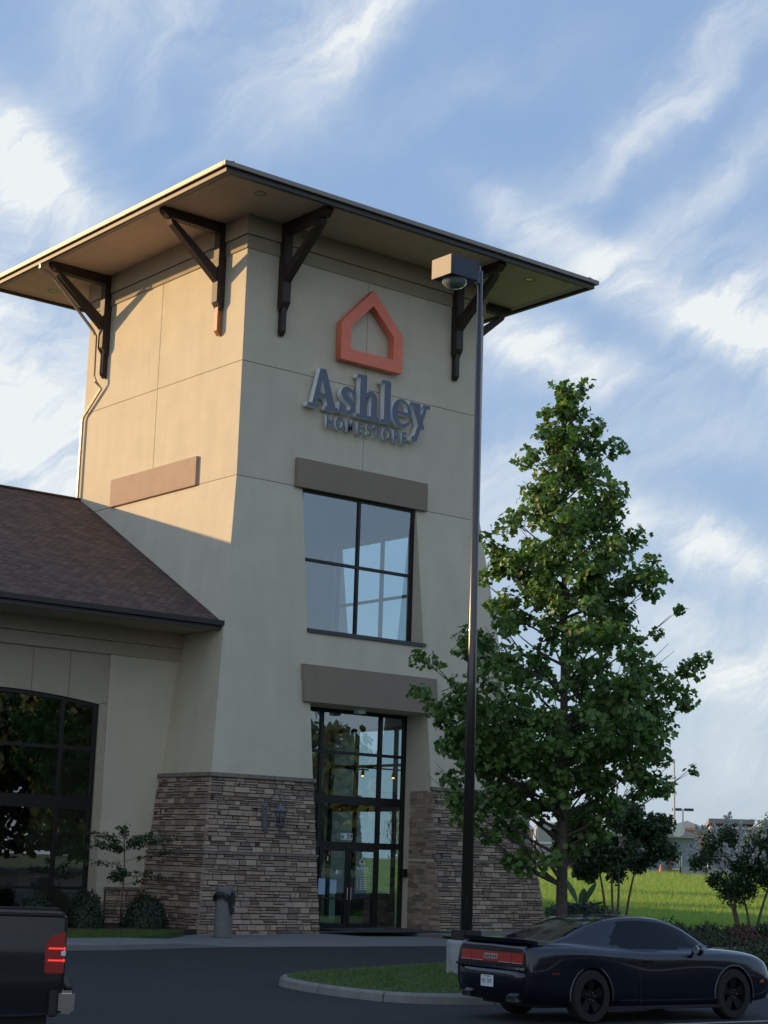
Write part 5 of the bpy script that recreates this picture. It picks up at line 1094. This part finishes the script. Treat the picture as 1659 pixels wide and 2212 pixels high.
for y in (-.56, .56):
    ex = MB(); 
    for (a, b, c, d) in ((y-.11, y+.11, .285, .297), (y-.11, y+.11, .353, .365), (y-.11, y-.098, .297, .353), (y+.098, y+.11, .297, .353)): ex.box(-1.23, -1.06, a, b, c, d)
    o = ex.build('exhaust_tip', 'chrome', car, local=True); MB().box(-1.19, -1.1, y-.097, y+.097, .298, .352).build('exhaust_bore', 'black', o, local=True)
boxp('side_marker', mat('marker', (.18,.01,.01), .3), -.78, -.62, -.957, -.949, .66, .69); boxp('side_marker', mat('marker_amber', (.35,.10,.02), .3), 3.50, 3.62, -.945, -.925, .52, .57)
for sg in (-1, 1):
    m_ = MB(); m_.box(1.05, 1.24, *(sorted((sg*.948, sg*.965))), .82, .85); m_.build('door_handle', 'carpaint', car, local=True, bevel=.008)
    m_ = MB(); m_.tube([(2.15, sg*.86, .97), (2.12, sg*.97, .99)], .025, 6); a = m_.build('mirror', 'carpaint', car, local=True); m_ = MB(); y = sg*1.03; m_.lathe([(0,-.07),(.06,-.06),(.085,0),(.075,.05),(0,.07)], 14, (2.12, y, 1.0), 'y'); m_.v = [(2.12+(x-2.12)*.75, y_, z) for x, y_, z in m_.v]; m_.build('mirror_shell', 'carpaint', a, local=True, smooth=True); m_ = MB(); m_.tube([(2.055, y, 1.0), (2.045, y, 1.0)], [.068, .06], 14); m_.build('mirror_glass', mat('mirror_glass', (.5,.5,.5), .1, .8), a, local=True)
    m_ = MB(); m_.tube([(.98, sg*.953, .24), (.97, sg*.958, .55), (.93, sg*.945, .80), (.92, sg*.905, .95)], .004, 5); m_.build('door_seam', 'black', body, local=True)
for sg in (-1, 1):
    m_ = MB(); m_.box(.25, 2.75, *(sorted((sg*.90, sg*.962))), .175, .225); m_.build('side_skirt', 'black', body, local=True, bevel=.01)
    m_ = MB(); m_.tube([(2.62, sg*.952, .25), (2.60, sg*.962, .55), (2.56, sg*.948, .82), (2.50, sg*.905, .93)], .004, 5); m_.build('door_seam', 'black', body, local=True)
boxp('hood_scoop', 'black', 2.72, 3.0, -.42, -.18, .995, 1.03, bevel=.02); boxp('hood_scoop', 'black', 2.72, 3.0, .18, .42, .995, 1.03, bevel=.02)
boxp('antenna_fin', 'carpaint', .62, .74, -.025, .025, 1.40, 1.475, bevel=.01)
for x in (0, 2.95):
    for sg in (-1, 1): wheel(car, x, sg*.845, .362, .25, sg)
for sg in (-1, 1): m_ = MB(); m_.box(3.80, 3.90, *(sorted((sg*.40, sg*.72))), .62, .74); m_.build('headlight', 'white', car, local=True, bevel=.01)
CS = .938
car.scale = (CS, CS, CS*1.075); ang = R(-5.5); car.rotation_euler = (0, 0, ang)
# right rear wheel outer face centre sits at (-10.92,-25.79)
off = Matrix.Rotation(ang, 3, 'Z') @ (Vector((0, -.97, 0))*CS); car.location = (-10.86-off.x, -25.74-off.y, .0)

# pickup truck
tr_ = empty('pickup_truck', (0, 0, 0), 'black pickup truck with glowing red tail lamps, its rear end entering at the left edge', 'pickup truck')
def tb2(name, m, *b, parent=tr_, bevel=.012): return MB().box(*b).build(name, m, parent, local=True, bevel=bevel)
def tsec(x, zb, w, z1, w1, zt, wt, top): return (x, [(0, zb), (w-.08, zb), (w-.02, zb+.05), (w, zb+.30), (w+.0, zb+.55*(z1-zb)), (w1+.01, z1-.08), (w1, z1), (wt+.02, zt-.03), (wt-.05, zt), (0, top)])
st_ = [tsec(-1.12, .56,.94,1.20,.94,1.44,.90,1.45), tsec(-1.10, .50,.985,1.22,.975,1.47,.93,1.48), tsec(-.6, .46,1.0,1.22,.99,1.475,.945,1.48), tsec(.5,.45,1.0,1.22,.99,1.48,.945,1.485), tsec(1.3,.45,1.0,1.22,.99,1.48,.945,1.485)]
rows = two_sided(loft(st_, 40, 26)); m_ = MB(); m_.grid(rows); nj = len(rows[0]); m_.add(rows[0], [tuple(range(nj))]); m_.add(rows[-1], [tuple(range(nj))]); bed = m_.build('bed', 'truckpaint', tr_, local=True)
bm = bmesh.new(); bm.from_mesh(bed.data); bmesh.ops.remove_doubles(bm, verts=bm.verts, dist=.0004); bmesh.ops.recalc_face_normals(bm, faces=bm.faces); bm.to_mesh(bed.data); bm.free(); cut(bed, [(0, 0, .40, .50, 3)]); bed.data.shade_smooth(); bed.data.set_sharp_from_angle(angle=R(35))
for sg in (-1, 1):
    tb2('bed_rail_cap', 'black', -1.12, 1.30, *(sorted((sg*.86, sg*.965))), 1.470, 1.505)
    m_ = MB(); y = sg; m_.prism([(-1.135,.90),(-.925,.90),(-.925,1.14),(-.955,1.24),(-1.02,1.29),(-1.135,1.325)], lambda u, v, d: (u, d, v), *(sorted((sg*.80, sg*1.006)))); o = m_.build('tail_lamp', 'lamp_red', tr_, local=True, bevel=.012)
    for z in (1.135, 1.015): MB().box(-1.142, -.96, *(sorted((sg*.86, sg*1.012))), z, z+.034).build('lit_strip', 'lamp_lit', o, local=True, bevel=.008)
    MB().box(-1.145, -1.09, *(sorted((sg*.90, sg*1.013))), 1.075, 1.135).build('reverse_lens', 'white', o, local=True, bevel=.008)
m_ = MB(); m_.box(-1.265, -1.10, -1.03, 1.03, .50, .735); bu = m_.build('rear_bumper', 'chrome', tr_, local=True, bevel=.03)
tb2('bumper_step', 'black', -1.25, -1.16, -.9, .9, .741, .765, parent=bu)
for sg in (-1, 1): tb2('bumper_end_cap', 'black', -1.098, -.99, *(sorted((sg*1.0, sg*1.035))), .47, .752, parent=bu, bevel=.02)
tb2('tailgate', 'truckpaint', -1.155, -1.115, -.80, .80, .80, 1.46); tb2('tailgate_handle', 'black', -1.17, -1.150, -.12, .12, 1.30, 1.36)
cab = [tsec(1.33,.52,1.0,1.22,.99,1.90,.72,1.92), tsec(1.9,.5,1.0,1.22,.99,1.93,.72,1.95), tsec(3.0,.5,1.0,1.22,.99,1.90,.72,1.92), tsec(3.75,.5,1.0,1.2,.98,1.28,.80,1.30), tsec(4.6,.52,.98,1.12,.95,1.2,.7,1.22), tsec(4.85,.6,.9,1.0,.86,1.05,.6,1.06)]
rows = two_sided(loft(cab, 50, 26)); m_ = MB(); m_.grid(rows); nj = len(rows[0]); m_.add(rows[0], [tuple(range(nj))]); m_.add(rows[-1], [tuple(range(nj))]); cb_ = m_.build('cab', 'truckpaint', tr_, local=True, smooth=False)
bm = bmesh.new(); bm.from_mesh(cb_.data); bmesh.ops.remove_doubles(bm, verts=bm.verts, dist=.0004); bmesh.ops.recalc_face_normals(bm, faces=bm.faces); bm.to_mesh(cb_.data); bm.free(); cut(cb_, [(3.65, 0, .40, .50, 3)]); cb_.data.shade_smooth(); cb_.data.set_sharp_from_angle(angle=R(35))
for sg in (-1, 1): m_ = MB(); m_.prism([(1.5,1.32),(3.3,1.32),(2.95,1.78),(1.55,1.80)], lambda u, v, d: (u, d-sg*(v-1.22)*.38, v), *(sorted((sg*.985, sg*1.004)))); m_.build('side_window', 'carglass', tr_, local=True)
tb2('chassis', 'black', -1.0, 4.5, -.75, .75, .30, .55)
for x in (0, 3.65):
    for sg in (-1, 1): wheel(tr_, x, sg*.85, .40, .27, sg, 6, False)
hv = Vector((-.89, .456)); ta = math.atan2(hv.y, hv.x); tr_.rotation_euler = (0, 0, ta); rc = Matrix.Rotation(ta, 3, 'Z') @ Vector((-1.12, 1.0, 0)); tr_.location = (-20.08-rc.x, -27.12-rc.y, 0)
